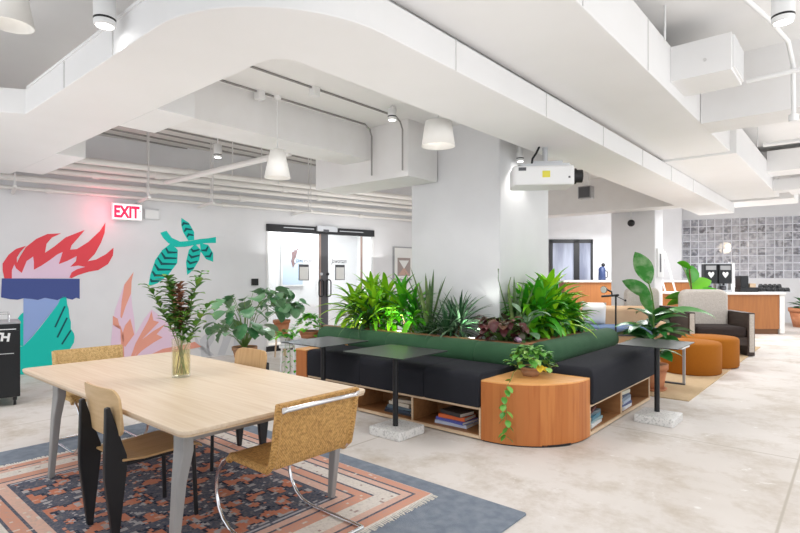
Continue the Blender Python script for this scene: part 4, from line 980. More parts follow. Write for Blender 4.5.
paddleplant('coleus', 'dark burgundy ruffled leaf plant at the planter corner', (-2.98, 5.20, SZ), many(80, .30, .24, .14, .10, 9, (-.6, .8), 1.6), 'burgundy')
paddleplant('aglaonema', 'pale cream centred leaf plant at the planter corner behind the burgundy plant', (-2.82, 5.42, SZ), many(12, .36, .12, .22, .12, 10), 'pale')
paddleplant('low_fern', 'low dark green leaf plant under the burgundy one at the rim', (-2.80, 5.18, SZ), many(18, .08, .12, .12, .06, 11), 'dark')
rosette('snake_plant', 'tall snake plant with pale edged blades past the planter corner', (-3.02, 5.56, SZ), 10, .78, .05, 'snake', (1.2, 1.52), .12, 'sword', seed=12, fold=.3)
rosette('dracaena', 'broad leaved bright dracaena nearest the planter corner on the open floor side', (-2.93, 5.80, SZ), 32, .44, .11, 'bright', (-.1, 1.45), 1.8, seed=13, cane=.44, crowns=3, spread=.09)
rosette('dracaena', 'lime topped dracaena in the middle of the open floor side of the planter', (-2.93, 6.15, SZ), 32, .48, .12, 'lime', (-.1, 1.5), 1.7, seed=14, cane=.50, crowns=3, spread=.10)
rosette('dracaena', 'drooping bright dracaena near the reading lamp end of the planter', (-2.92, 6.52, SZ), 32, .46, .10, 'bright', (-.2, 1.35), 1.9, seed=15, cane=.42, crowns=3, spread=.11)
rosette('dracaena', 'lime tipped dracaena at the reading lamp end of the planter', (-2.90, 6.80, SZ), 26, .40, .085, 'lime', (-.1, 1.2), 1.8, seed=16, cane=.32, crowns=2, spread=.08)
paddleplant('philodendron', 'dark glossy low plant under the open floor side dracaenas', (-2.80, 6.0, SZ), many(34, .22, .12, .2, .09, 17, (-.5, .5), 1.2), 'rubber')
paddleplant('philodendron', 'dark glossy low plant under the reading lamp end dracaenas', (-2.80, 6.5, SZ), many(34, .22, .12, .2, .09, 18, (-.5, .5), 1.2), 'rubber')
tag(MB().ball((-2.75, 5.12, SZ + .10), .035, sz=.7).ball((-2.71, 5.09, SZ + .09), .028).build('flower_cluster', 'mauve'), 'small mauve flower cluster at the planter corner', 'flower')
# small uplights in the soil
for k, (x, y) in enumerate(((-5.15, 5.14), (-4.46, 5.15), (-3.35, 5.15))):
    u = thing('planter_uplight', ['white planter uplight under the lime dracaena', 'white planter uplight under the tall bright dracaena', 'white planter uplight under the striped arching plant'][k], 'uplight', (x, y, SZ - .005), 0, 'planter uplights')
    MB().lathe([(.02, 0), (.045, .03), (.05, .07), (.045, .07)], n=16).build('housing', 'white', u); MB().lathe([(.001, .066), (.045, .066)], n=16).build('lens', 'lens', u)
    lamp('SPOT', (x, y, SZ + .09), 14, .04, (.95, 1, .92), rot=(R(180), 0, 0), spot=R(120), name='uplight_light')

# ---- pots
def pot(t, r0, r1, h, m='terra', rim=.018, saucer=False):
    MB().lathe([(.001, 0), (r0, 0), (r1 - .006, h * .8), (r1 - .006, h * .8), (r1 + rim * .4, h * .8), (r1 + rim * .5, h), (r1 - .018, h), (r1 - .022, h * .9), (.001, h * .9)], n=32).build('pot', m, t)
    MB().lathe([(.001, h * .91), (r1 - .02, h * .91)], n=24).build('potting_soil', 'soil', t)
    if saucer: MB().lathe([(.001, 0), (r0 + .03, 0), (r0 + .05, .03), (r0 + .035, .03), (r0 + .01, .008), (.001, .008)], n=32).build('saucer', m, t)
def foliage(t, h0, fn, name='foliage'):
    pass
# pothos on the corner box
t = thing('potted_pothos', 'trailing pothos in a small terracotta bowl on the round fronted corner box', 'potted plant', (-2.33, 4.60, .5525))
pot(t, .07, .105, .085, 'terrab')
f = MB(); rnd = random.Random(31)
for k in range(120):
    az = k * 2.4; u = rnd.random(); rad = .03 + .17 * u; h = .08 + .16 * (1 - u * u) + rnd.uniform(-.02, .04)
    f.leaf((rad * cos(az), rad * sin(az), max(.02, h)), az + rnd.uniform(-.6, .6), rnd.uniform(-.7, .5), rnd.uniform(.06, .095), rnd.uniform(.045, .07), .9, 'heart', 5, .12)
f.build('leaves', 'pothos', t)
v = MB(); vf = MB()
vp = [(-.06, -.1, .08), (-.07, -.2, .05), (.0, -.37, .02), (.03, -.50, -.02), (.03, -.515, -.14), (.035, -.515, -.3), (.03, -.515, -.42)]
v.tube(vp, .003, 5); v.build('trailing_vine', 'gstem', t)
for k, (p, u) in enumerate([(vp[2], 0), (vp[3], 0), (vp[4], .3), (vp[4], .8), (vp[5], 0), (vp[5], .5), (vp[6], 0), (vp[6], .3)]):
    vf.leaf((p[0] + (.012 if k % 2 else -.012), p[1] - .006, p[2] - u * .12), [pi, 0][k % 2] - .5 + .2 * k, -.6, .075, .052, .6, 'heart', 5, .1)
for q in range(7): vf.leaf((.03 + random.uniform(-.03, .03), -.52, -.05 - q * .065), random.uniform(-2.6, -.4), -.7, .07, .055, .6, 'heart', 5, .1)
vf.build('trailing_leaves', 'pothos', t)
yl = MB(); yl.leaf((.14, -.08, .12), -1.2, -.5, .09, .07, .7, 'heart', 5, .1).leaf((.15, -.03, .10), -.8, -.4, .07, .055, .7, 'heart', 5, .1); yl.build('yellow_leaf', 'fruity', t)
# monstera by the mural wall
def monstera(label, loc, potr, poth, potm, n, h, lean, L, W, seed, stand=0.):
    t = thing('potted_monstera', label, 'potted plant', loc, 0, 'potted monsteras by the mural wall')
    pot(t, potr * .72, potr, poth, potm)
    f = MB(); s_ = MB(); rnd = random.Random(seed)
    for k in range(n):
        az = k * 2.4 + rnd.uniform(-.4, .4); le = lean * rnd.uniform(.3, 1); hh = poth + h * rnd.uniform(.25, 1.0)
        tip = Vector((cos(az) * le, sin(az) * le, hh)); s_.tube([(.02 * cos(az), .02 * sin(az), poth * .9), (le * .4 * cos(az), le * .4 * sin(az), hh * .7 + poth * .2), tip], .007, 6, r1=.004)
        f.leaf(tip, az + rnd.uniform(-.3, .3), rnd.uniform(-.9, .2), L * rnd.uniform(.7, 1.1), W * rnd.uniform(.8, 1.1), .9, 'notch' if k % 2 else 'heart', 9, .1, twist=rnd.uniform(-.5, .5))
    f.build('leaves', 'monstera', t); s_.build('stalks', 'gstem', t); return t
def stool(label, loc, r, h, m='ply'):
    t = thing('plant_stand', label, 'plant stand', loc)
    MB().lathe([(.001, h - .03), (r, h - .03), (r, h), (.001, h)], n=24).build('top', m, t)
    for k in range(3): a = k * 2.094; MB().cyl((r * .8 * cos(a), r * .8 * sin(a), 0), (r * .6 * cos(a), r * .6 * sin(a), h - .03), .014, 8).build('leg', m, t)
    return t
stool('low round plant stand under the larger monstera pot by the mural wall', (-7.40, 4.8, 0), .17, .10)
monstera('large monstera in a brown terracotta pot by the pale grey leaf mural', (-7.40, 4.8, .1), .19, .26, 'terrab', 34, .90, .56, .27, .27, 41)
stool('round plant stand under the monstera pot by the glass door', (-7.98, 5.95, 0), .15, .42)
monstera('dense monstera in a terracotta pot in front of the glass door', (-7.98, 5.95, .42), .15, .26, 'terra', 44, .60, .34, .22, .22, 42)
# bushy basil-like plant on the end of the planter, trailing plant on a ledge by the floor strip
t = thing('potted_pothos', 'bushy bright green plant in a terracotta bowl at the glass door end of the bench', 'potted plant', (-5.95, 4.92, .60))
pot(t, .11, .15, .10, 'terra')
f = MB(); rnd = random.Random(51)
for k in range(150):
    az = k * 2.4; u = rnd.random(); rad = .22 * u; h = .08 + .24 * (1 - u * u) + rnd.uniform(-.03, .03)
    f.leaf((rad * cos(az), rad * sin(az), h), az, rnd.uniform(-.5, .6), rnd.uniform(.06, .09), rnd.uniform(.05, .065), .8, 'heart', 4, .12)
f.build('leaves', 'bright', t)
tag(MB().box(-6.12, -5.79, 4.76, 5.08, 0, .60).build('plant_plinth', 'wall', None, bevel=.01), 'white plinth carrying the bushy green bowl plant', 'plinth')
t = thing('potted_vine', 'trailing vine plant in a white pot on a stand past the wooden end box', 'potted plant', (-5.82, 4.42, .55))
pot(t, .07, .09, .12, 'white')
f = MB(); v = MB(); rnd = random.Random(61)
for k in range(40):
    az = k * 2.4; u = rnd.random(); f.leaf((.15 * u * cos(az), .15 * u * sin(az), .1 + .12 * (1 - u)), az, rnd.uniform(-.6, .5), .09, .065, .8, 'heart', 4, .12)
for j, az in enumerate((-.8, -.3, .4)):
    p = [(.07 * cos(az), .07 * sin(az), .12), (.11 * cos(az), .11 * sin(az), .06), (.13 * cos(az), .13 * sin(az), -.1), (.13 * cos(az), .13 * sin(az), -.33)]
    v.tube(p, .003, 5)
    for q in range(5): f.leaf((.13 * cos(az), .13 * sin(az), -.05 - q * .07), az + (1.2 if q % 2 else -1.2), -.5, .05, .04, .6, 'heart', 4, .1)
f.build('leaves', 'bright', t); v.build('trailing_vine', 'gstem', t)
stool('slim stand under the trailing vine pot past the wooden end box', (-5.82, 4.42, 0), .10, .55, 'white')

# ---- tall variegated leaf plant in terracotta by the bench end
t = thing('potted_rubber_plant', 'tall plant with big glossy leaves in a terracotta pot beyond the bench end', 'potted plant', (-2.02, 7.40, .006))
pot(t, .13, .185, .34, 'terra', saucer=True)
mb = MB(); 
stemp = [(0, 0, .3), (.02, -.01, .7), (.03, -.02, 1.05), (.0, -.01, 1.25), (-.04, -.03, 1.42)]
MB().tube(stemp, .014, 8, r1=.008).build('stem', 'gstem', t)
RTa = A
big = MB()
for az, z, px, el_, L, W, dr_ in ((RTa + pi * .98, 1.38, -.03, 1.2, .46, .24, .15), (RTa + pi * .98, 1.18, -.02, .75, .44, .20, .5), (RTa + pi * .9, 1.0, .0, 1.1, .30, .16, .2)):
    big.leaf((px, 0, z), az, el_, L, W, dr_, 'ovate', 9, .12, twist=.9)
big.build('variegated_leaves', 'rubberpale', t)
lo = MB(); rnd = random.Random(71)
for k in range(44):
    az = k * 2.4; z = .42 + .56 * rnd.random(); lo.leaf((.02 * cos(az), .02 * sin(az), z), az, rnd.uniform(.1, .75), rnd.uniform(.32, .52), rnd.uniform(.14, .2), 1.0, 'ovate', 8, .14, twist=rnd.uniform(-.4, .4))
lo.leaf((0, 0, .92), RTa - .1, .42, .86, .17, 1.25, 'ovate', 10, .14, twist=.35); lo.leaf((0, 0, .5), RTa - .4, .1, .38, .15, .8, 'ovate', 8, .14)
lo.build('leaves', 'rubber', t)
# ---- fiddle leaf plant between the armchairs
t = thing('potted_fiddle_fig', 'fiddle leaf plant in a grey pot between the two armchairs', 'potted plant', (-2.60, 12.30, .45)); t.scale = (1.12, 1.12, 1.18)
pot(t, .10, .14, .26, 'greyfab')
MB().tube([(0, 0, .2), (.02, 0, .5), (.0, 0, .75), (-.03, 0, 1.0)], .012, 8).build('stem', 'stem', t)
f = MB()
for az, z, el_, L, W in ((RTa + 2.6, 1.0, .6, .26, .17), (RTa + .3, .62, .5, .52, .26), (RTa + 1.8, .62, 1.2, .56, .34), (RTa + pi, .5, .1, .5, .22), (RTa - .5, .5, .4, .48, .22), (RTa + pi - .5, .45, -.1, .42, .2), (RTa + .9, .75, 1.2, .36, .26)):
    f.leaf((0, 0, z), az, el_, L, W, .5, 'ovate', 8, .12, twist=.7)
f.build('leaves', 'bright', t)
f2 = MB(); f2.ball((.05, -.1, .3), .07).ball((-.12, -.05, .38), .08); f2.build('white_flowers', 'paper', t)
f3 = MB(); f3.leaf((.1, -.1, .25), RTa, .3, .25, .15, .5, 'heart', 6, .1).leaf((.14, -.1, .2), RTa - .3, .2, .2, .13, .5, 'heart', 6, .1); f3.build('yellow_leaves', 'fruity', t)
tag(MB().lathe([(.001, 0), (.16, 0), (.16, .02), (.03, .03), (.03, .41), (.2, .43), (.2, .449), (.001, .449)], (-2.60, 12.30, .014), 24).build('pedestal_table', 'dwood'), 'small dark pedestal table under the fiddle leaf plant', 'side table')
# ---- fern in terracotta by the counter
t = thing('potted_fern', 'leafy plant in a wide terracotta pot on the floor beside the coffee counter', 'potted plant', (-1.05, 19.2, 0))
pot(t, .34, .44, .55, 'terra', rim=.05)
rosette('', '', None, 40, .5, .14, 'monstera', (.2, 1.4), 1.1, 'ovate', seed=81, parent=t)
for ch in t.children:
    if ch.name.startswith('leaves'): ch.location = (0, 0, .5)

# ================================================================ LAPTOP TABLES
def laptop_table(label, X0, X1, Y0, Y1, px, py, bx, by, z=.77):
    t = thing('laptop_table', label, 'side table', (px, py, 0), 0, 'black laptop tables with stone bases')
    fixn(MB().prism(rr(X0, X1, Y0, Y1, .015, 2), z - .008, z).build('tabletop', 'black_top', t, True))
    MB().cyl((px, py, .078), (px, py, z - .008), .026, 16).build('post', 'black', t, True)
    MB().box(px - .13, px + .13, py - .13, py + .13, z - .016, z - .008).build('mount_plate', 'black', t, True)
    fixn(MB().prism(rr(bx - .19, bx + .19, by - .19, by + .19, .02, 3), 0, .08).build('stone_base', 'terrazzo', t, True, bevel=.008)); return t
M['kettleblue'] = mat('kettle_blue', (.03, .05, .13), .4)
M['black_top'] = mat('black_tabletop', (.028, .031, .033), .33, spec=.35)
laptop_table('black laptop table on a stone base between dining table and long bench', -3.73, -2.98, 3.49, 4.18, -3.29, 3.76, -3.29, 3.78)
laptop_table('black laptop table on a stone base at the open floor bench end', -1.92, -1.33, 5.73, 6.48, -1.57, 5.93, -1.54, 5.86)
laptop_table('black laptop table near the wooden end box of the bench', -4.77, -4.1, 3.54, 4.24, -4.42, 3.85, -4.42, 3.87)

# ================================================================ BOOKS
def stack(where, X, Y, z, books, along, group):
    """books bottom to top: (description, colour, length, width, thickness, turn)"""
    for k, (desc, col, L, W, H, a) in enumerate(books):
        nm = 'book'; cm = mat('cover_' + desc.split()[0], col, .5)
        t = thing(nm, desc + ' ' + where, 'book', (X, Y, z), a + (pi if along == 'x' else R(-90)), group)
        MB().box(-L / 2, L / 2, -W / 2, W / 2, 0, .003).box(-L / 2, L / 2, -W / 2, W / 2, H - .003, H).box(-L / 2, L / 2, W / 2 - .003, W / 2, .003, H - .003).build('cover', cm, t)
        MB().box(-L / 2 + .004, L / 2 - .004, -W / 2 + .004, W / 2 - .003, .003, H - .003).build('pages', 'cardboard', t)
        z += H + .0006
stack('in the dining side cubby by the corner box', -2.98, 4.33, .043, [('white and blue book lowest', (.55, .6, .75), .36, .26, .03, .06), ('violet blue book second from the bottom', (.10, .12, .45), .34, .25, .026, -.1), ('orange book third from the bottom', (.75, .16, .05), .30, .22, .034, .05), ('dark grey book topmost', (.05, .045, .045), .27, .2, .036, -.18)], 'x', 'books in the cubby nearest the corner box')
stack('in the cubby behind the laptop table post', -3.64, 4.33, .043, [('black book lowest', (.04, .04, .05), .38, .26, .022, .05), ('navy book second from the bottom', (.04, .06, .1), .36, .26, .024, -.05), ('slate blue book third from the bottom', (.10, .15, .19), .32, .24, .03, .08), ('cream book fourth from the bottom', (.62, .56, .47), .30, .22, .034, -.08), ('beige book topmost', (.55, .49, .41), .24, .18, .03, .2)], 'x', 'books in the middle cubby')
stack('in the open floor cubby by the corner box', -2.04, 5.15, .043, [('white book lowest', (.7, .72, .72), .34, .26, .036, .08), ('pale teal book second from the bottom', (.25, .36, .38), .32, .25, .028, -.05), ('teal blue book third from the bottom', (.06, .18, .25), .31, .25, .034, .1), ('slate book fourth from the bottom', (.13, .17, .19), .30, .22, .03, -.04), ('dark red book topmost', (.12, .03, .03), .26, .2, .026, .2)], 'y', 'books in the open floor cubby by the corner box')
stack('in the open floor cubby at the bench end', -2.02, 6.02, .043, [('white book lowest', (.68, .7, .74), .32, .25, .034, .04), ('navy spined book second from the bottom', (.06, .08, .2), .31, .24, .026, -.04), ('pale blue book third from the bottom', (.4, .47, .58), .30, .24, .034, .05), ('blue grey book fourth from the bottom', (.22, .28, .36), .29, .23, .03, .0), ('dark blue book fifth from the bottom', (.05, .08, .15), .28, .22, .026, .06), ('cream book topmost', (.66, .63, .52), .27, .21, .036, -.06)], 'y', 'books in the open floor cubby at the bench end')

# ================================================================ BLACK CART
cp = Vector((-7.31, 1.78, 0)); 
t = thing('bottle_cart', 'black wheeled cooler cart with white lettering at the mural wall', 'cart', cp - WU * .34 - WN * .305, WA)
MB().box(-.34, .34, -.30, .30, .10, .94).build('cabinet', 'cart', t, bevel=.008)
MB().box(-.345, .345, -.305, .305, .94, .955).build('top_trim', 'grey', t)
MB().box(-.33, .33, -.308, -.30, .13, .86).build('front_panel', 'cart', t)
for x in (-.29, .29):
    for y in (-.25, .25):
        w = MB().box(x - .02, x + .02, y - .03, y + .03, .06, .10).tube([(x - .013, y, .04), (x + .013, y, .04)], .04, 14).build('caster', 'black', t)
text('lettering', 'HEALTH', .125, 'lettering', t, (.02, -.31, .775), (R(90), R(8), 0), shear=.0, sx=.95, bold=.006)
MB().box(.05, .28, -.3105, -.308, .60, .606).box(-.28, -.1, -.3105, -.308, .60, .606).build('underline', 'lettering', t); MB().ball((.0, -.309, .60), .018).build('emblem', 'lettering', t)
MB().box(.13, .30, -.311, -.308, .875, .885).build('badge', 'lettering', t)
rk = MB(); 
for x in (-.24, -.08, .08, .24): rk.tube([(x, -.2, .955), (x, -.2, 1.05), (x, .2, 1.05), (x, .2, .955)], .006, 6)
rk.tube([(-.24, -.2, 1.05), (.24, -.2, 1.05)], .006, 6).tube([(-.24, .2, 1.05), (.24, .2, 1.05)], .006, 6); rk.build('wire_rack', 'chrome', t)

# ================================================================ LOUNGE
o = MB().box(-4.6, -1.5, 6.99, 13.2, 0, .012).build('sand_rug', 'sand'); tag(o, 'sand coloured rug under the ochre poufs and armchairs', 'rug')
def pouf(label, x, y, r, h):
    prof = [(.001, 0), (r * .96, 0), (r, .02), (r, h - .05), (r * .985, h - .018), (r * .93, h), (.001, h + .008)]
    o = MB().lathe(prof, (x, y, .0125), 40).build('pouf', 'orange'); return tag(o, label, 'pouf', 'ochre poufs on the sand rug')
pouf('ochre cylinder pouf nearer the stone based laptop table', -1.94, 9.14, .42, .47)
pouf('ochre cylinder pouf half behind the other, nearer the armchair', -1.84, 10.02, .42, .47)
def armchair(label, loc, rz):
    t = thing('armchair', label, 'armchair', loc, rz, 'beige armchairs with dark wood arms')
    for s_ in (-1, 1): MB().box(s_ * .40 - .05, s_ * .40 + .05, -.40, .40, .0, .66).build('arm_frame', 'dwood' , t, bevel=.012)
    for s_ in (-1, 1): MB().box(s_ * .40 - .03, s_ * .40 + .03, .401, .42, .06, .64).build('arm_pad', 'beige', t)
    MB().box(-.35, .35, -.36, .38, .16, .28).build('seat_base', 'dwood', t)
    MB().box(-.345, .345, -.22, .40, .281, .44).build('seat', 'dwoodfab', t, bevel=.05, seg=4)
    m = MB(); vs = []; n = 8
    o = MB().prism(rr(-.345, .345, .30, 1.0, .12, 5), -.40, -.22, 'y').build('back_cushion', 'beige', t, bevel=.05, seg=4); fixn(o)
    return t
M['dwoodfab'] = mat('dark_brown_fabric', (.03, .02, .018), .9)
# facing the camera-side poufs
armchair('beige backed armchair with dark arms nearest the coffee counter', (-2.13, 11.68, .0125), A + pi - R(8)).scale = (1.28, 1.15, 1.2)
armchair('beige backed armchair half hidden by the fiddle leaf plant, before the far column', (-3.42, 12.50, .0125), A + pi + R(12)).scale = (1.2, 1.1, 1.2)
# sofa by the reading lamp
t = thing('sofa', 'tan leather sofa with a blue seat behind the planter by the reading lamp', 'sofa', (-3.6, 9.95, .0125), A + pi - R(10))
MB().box(-.95, .95, -.45, .40, .08, .40).build('base', 'tan', t, bevel=.04, seg=3); MB().box(-.92, .92, -.2, .42, .40, .56).build('seat_cushion', 'bluefab', t, bevel=.05, seg=3)
MB().box(-.95, .95, -.47, -.2, .40, .90).build('backrest', 'tan', t, bevel=.09, seg=4)
for s_ in (-1, 1): MB().box(s_ * .95 - .13, s_ * .95 + .13, -.45, .42, .08, .66).build('armrest', 'tan', t, bevel=.10, seg=4)
for x in (-.8, .8):
    for y in (-.35, .32): MB().cyl((x, y, 0), (x, y, .09), .025, 10).build('leg', 'dwood', t)
sp = Vector((-3.6, 9.95, 0)); sr = Matrix.Rotation(A + pi - R(10), 3, 'Z')
def pillow(label, lx, m, rz=0.):
    q = sp + sr @ Vector((lx, -.12, 0)); n = 8; vs = []; fs = []
    for sg in (1, -1):
        for i in range(n + 1):
            for j in range(n + 1):
                u, v = i / n * 2 - 1, j / n * 2 - 1; b = .075 * (1 - u ** 4) ** .5 * (1 - v ** 4) ** .5
                vs.append((u * .21, sg * b, .21 + v * .21))
    N = (n + 1) ** 2
    for s_ in (0, 1):
        for i in range(n):
            for j in range(n): a = s_ * N + i * (n + 1) + j; fs.append((a, a + 1, a + n + 2, a + n + 1))
    o = fixn(MB().add(vs, fs, 0, True).build('throw_pillow', m)); o.location = (q.x, q.y, .575); o.rotation_euler = (R(-14), 0, A + pi - R(10) + rz); return tag(o, label, 'pillow')
pillow('white throw pillow on the tan sofa beside the dracaena leaves', .12, 'paper')
# reading lamp
t = thing('reading_lamp', 'slim black reading lamp on a post beside the bench end', 'floor lamp', (-2.57, 7.66, .0125))
MB().lathe([(.001, 0), (.13, 0), (.13, .018), (.001, .02)], n=24).build('base', 'black', t)
MB().cyl((0, 0, .018), (0, 0, 1.20), .012, 10).build('post', 'black', t)
e1 = RT * -.19; 
MB().tube([tuple(RT * .04 + Vector((0, 0, 1.205))), tuple(RT * -.2 + Vector((0, 0, 1.185)))], .016, 8).build('arm', 'black', t)
MB().tube([tuple(RT * -.02 + Vector((0, 0, 1.2))), tuple(RT * .13 + Vector((0, 0, 1.13)))], .005, 6).build('counterweight_rod', 'black', t); MB().ball(tuple(RT * .135 + Vector((0, 0, 1.128))), .016).build('counterweight', 'black', t)
MB().tube([tuple(RT * -.05 + Vector((0, 0, 1.2))), tuple(RT * -.06 + Vector((0, 0, 1.25))), tuple(RT * -.13 + Vector((0, 0, 1.285)))], .012, 8).build('neck', 'black', t)
hp = RT * -.13 + Vector((0, 0, 1.285)); hd = (RT * -.8 - FW * .55 + Vector((0, 0, -.05))).normalized()
fixn(MB().tube([hp, hp + hd * .03, hp + hd * .07], .02, 16, r1=.052).build('lamp_head', 'black', t)); MB().tube([hp + hd * .069, hp + hd * .073], .047, 16).build('diffuser', 'white', t)
# white C table with a magazine
t = thing('side_table', 'white topped C shaped side table on a thin leg behind the terracotta pot', 'side table', (-2.0, 7.95, .0125))
MB().box(-.26, .26, -.2, .2, .50, .52).build('tabletop', 'paper', t); MB().box(.22, .25, -.02, .02, .02, .50).build('post', 'grey', t); MB().box(-.2, .25, -.025, .025, 0, .02).build('foot', 'dgrey', t)
t = thing('mug', 'white mug on the C shaped side table', 'mug', (-1.9, 7.98, .533)); MB().lathe([(.001, 0), (.04, 0), (.042, .09), (.038, .09), (.036, .01)], n=20).build('cup', 'white', t)
MB().tube([(.04, 0, .02), (.065, 0, .03), (.065, 0, .065), (.04, 0, .075)], .006, 8).build('handle', 'white', t)
tag(MB().box(-2.22, -2.0, 7.83, 8.05, .533, .555).build('magazine', 'paper'), 'white magazine lying on the C shaped side table', 'magazine')

# ================================================================ COFFEE COUNTER AND FAR BAR
CP = FW * 13.4
def cf(a, b=0., z=0.): return CP + RT * a + FW * b + Vector((0, 0, z))
t = thing('coffee_counter', 'wooden coffee counter with a white top before the glass block wall', 'counter', tuple(cf(8.4, .4)), A)
MB().box(-1.35, 1.22, -.36, .4, .13, 1.0).build('body', 'counter', t); MB().box(-1.35, 1.2, -.34, .4, 0, .13).build('plinth', 'brown', t)
MB().box(-1.4, 1.35, -.42, .45, 1.0, 1.06).build('countertop', 'countertop', t, bevel=.008); MB().box(1.22, 1.34, -.38, .42, .02, 1.0).build('end_panel', 'countertop', t)
CZ = 1.0605
def on(a, b=0.): return tuple(cf(a, .4 + b, CZ))
for k, a in enumerate((8.0, 8.37)):
    q = thing('coffee_brewer', ['black coffee brewer with a white emblem beside the leaning white slats', 'black coffee brewer with a white emblem beside the grinder'][k], 'coffee machine', on(a), A, 'coffee brewers on the counter'); q.scale = (.88, .9, 1)
    MB().box(-.2, .2, -.18, .18, .0, .05).build('base', 'silver', q); MB().box(-.17, .17, -.02, .18, .05, .72).build('tower', 'silver', q); MB().box(-.19, .19, -.19, -.02, .22, .72).build('tank', 'cart', q, bevel=.01)
    hb = MB(); 
    fixn(hb.prism([(0, .36), (.06, .42), (.09, .47), (.075, .515), (.04, .52), (0, .49), (-.04, .52), (-.075, .515), (-.09, .47), (-.06, .42)], -.194, -.19, 'y').build('emblem', 'lettering', q))
    MB().box(-.15, .15, -.193, -.19, .57, .68).build('display', 'grey', q); MB().cyl((0, -.1, .22), (0, -.1, .17), .03, 10).build('nozzle', 'black', q)
    MB().lathe([(.001, .05), (.07, .05), (.08, .1), (.06, .16), (.05, .16)], (0, -.09, 0), 16).build('carafe', 'dgrey', q); MB().box(-.205, .205, -.195, .185, .72, .74).build('lid', 'silver', q)
q = thing('coffee_grinder', 'dark coffee grinder beside the brewers on the counter', 'grinder', on(9.0), A)
MB().box(-.22, .22, -.15, .15, 0, .12).build('base', 'cart', q); MB().box(-.2, .0, -.12, .12, .12, .42).build('body', 'cart', q, bevel=.01); MB().box(.05, .2, -.1, .1, .12, .22).build('drawer', 'ply', q)
q = thing('serving_tray', 'silver serving tray holding upturned black cups on the counter', 'tray', on(10.0 - .35), A); MB().prism(rr(-.42, .42, -.25, .25, .04), 0, .015).build('tray', 'silver', q)
for i in range(5):
    for j in range(3):
        p = cf(9.65 - .32 + i * .16, .4 - .15 + j * .15, CZ + .0155)
        m = thing('cup', 'black cup turned upside down on the silver tray', 'cup', tuple(p), 0, 'black cups on the counter tray'); MB().lathe([(.065, 0), (.055, .07), (.035, .10), (.001, .10)], n=14).build('bowl', 'cart', m)
        if j == 1:
            p2 = cf(9.65 - .24 + i * .12, .4 + .03, CZ + .1165); m = thing('cup', 'black cup on the upper layer of the cup pile', 'cup', tuple(p2), 0, 'black cups atop the pile'); MB().lathe([(.06, 0), (.05, .06), (.03, .09), (.001, .09)], n=14).build('bowl', 'cart', m)
q = thing('tall_canister', 'tall white canister standing between brewers and grinder', 'canister', on(8.63), A); MB().box(-.05, .05, -.06, .06, 0, .75).build('case', 'white', q); MB().box(-.055, .055, -.065, .065, .75, .77).build('lid', 'grey', q)
# leaning white slats against the glass blocks
for k, (dx, lean) in enumerate(((0, .35), (.28, .28))):
    p0 = cf(7.15 + dx, .9, .0); tag(MB().tube([cf(7.5 + dx, 1.0, .0), cf(7.05 + dx, 1.3, 2.15)], .026, 6).build('leaning_slat', 'white'), ['white slat leaning on the glass block wall, farther from the brewers', 'white slat leaning on the glass block wall, nearer the brewers'][k], 'slat')
t = thing('globe_lamp', 'warm glowing globe lamp seen through the glass block wall', 'lamp', (-3.46, 21.42, 2.2))
MB().ball((0, 0, .24), .2, 20).build('globe', mat('globe_glow', (1, .9, .75), .4, emit=(1, .85, .62), estr=2.6), t); MB().cyl((0, 0, .47), (0, 0, 1.6), .01, 8).build('cord', 'black', t)
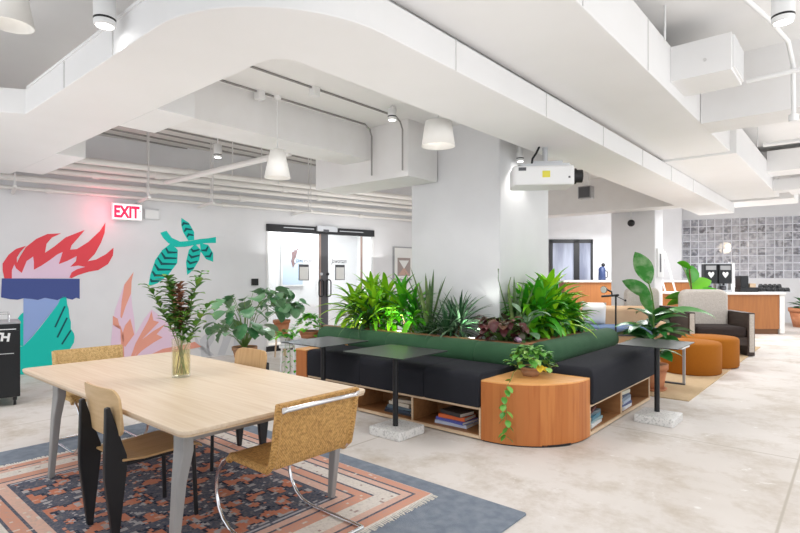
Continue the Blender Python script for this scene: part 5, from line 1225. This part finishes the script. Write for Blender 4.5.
# long bar at the far wall
t = thing('bar_counter', 'long wooden bar with a white top along the far wall behind the far column', 'counter', tuple(ff(6.9, .9)), A)
MB().box(-1.9, 2.1, -.3, .3, 0, 1.28).build('front', 'counter', t); MB().box(-1.95, 2.15, -.35, .35, 1.28, 1.34).build('countertop', 'countertop', t, bevel=.006)
t = thing('kettle', 'dark blue kettle on the far bar beside the far column', 'kettle', tuple(ff(6.25, .9, 1.3405)), A); MB().lathe([(.001, 0), (.1, 0), (.11, .02), (.1, .36), (.05, .42), (.001, .42)], n=20).build('body', 'kettleblue', t); MB().ball((.04, 0, .47), .06).build('lid', 'black', t); MB().tube([(.1, 0, .06), (.17, 0, .1), (.17, 0, .26), (.1, 0, .3)], .014, 8).build('handle', 'black', t)

# ================================================================ LIGHT
w = bpy.data.worlds.new('world'); SC.world = w; w.use_nodes = True
bg = w.node_tree.nodes['Background']; bg.inputs['Color'].default_value = (.90, .95, 1, 1); bg.inputs['Strength'].default_value = 1.15
# unseen area lights added under the ceiling as downward fill, without fixtures
for (x, y, z, e, s_) in ((-7.2, 3.4, 2.9, 15, 1.6), (-6.4, .2, 2.95, 30, 1.6), (-6.9, 7.2, 2.95, 12, 1.2), (-3.6, 3.0, 2.85, 14, .8), (-.2, 3.5, 3.0, 12, 1.0), (-.4, 8.2, 3.0, 22, 1.2), (-3.2, 9.6, 2.95, 60, 1.2), (-.6, 12.0, 3.0, 24, 1.2), (-3.0, 15.6, 3.0, 70, 1.4), (.4, 15.8, 3.0, 50, 1.4), (-5.2, 15.6, 2.9, 80, 1.4)):
    lamp('AREA', (x, y, z), e, s_, (.96, .98, 1), name='downward_fill_light')
# unseen upward area lights added to brighten the ceiling, belonging to no lamp
for (x, y, z, e, s_) in ((-7.0, 3.4, 1.9, 11, 3.), (-3.4, 2.9, 1.6, 10, 3.), (-5.2, -.2, 1.8, 13, 3.), (-.2, 1.6, 1.7, 14, 3.), (2.2, 5.0, 1.7, 62, 3.), (-1.2, 9.0, 1.7, 14, 3.), (-7.2, 7.4, 1.9, 20, 3.), (1.0, 11.6, 1.7, 26, 3.), (-3.6, 15.4, 1.9, 26, 3.), (.6, 15.4, 1.9, 22, 3.)):
    lamp('AREA', (x, y, z), e, s_, (1, .99, .98), rot=(pi, 0, 0), name='upward_fill_light')
pl = GP + Vector((-GD.x * -1.6, -GD.y * -1.6, 0))
lamp('POINT', tuple(GP + GD * 1.9 + Vector((0, 1.0, 2.45))), 60, .15, (1, .85, .65), name='lobby_lamp_light')

SC.view_settings.view_transform = 'Standard'; SC.view_settings.look = 'None'; SC.view_settings.gamma = 1; SC.view_settings.use_curve_mapping = False
SC.view_settings.exposure = .5
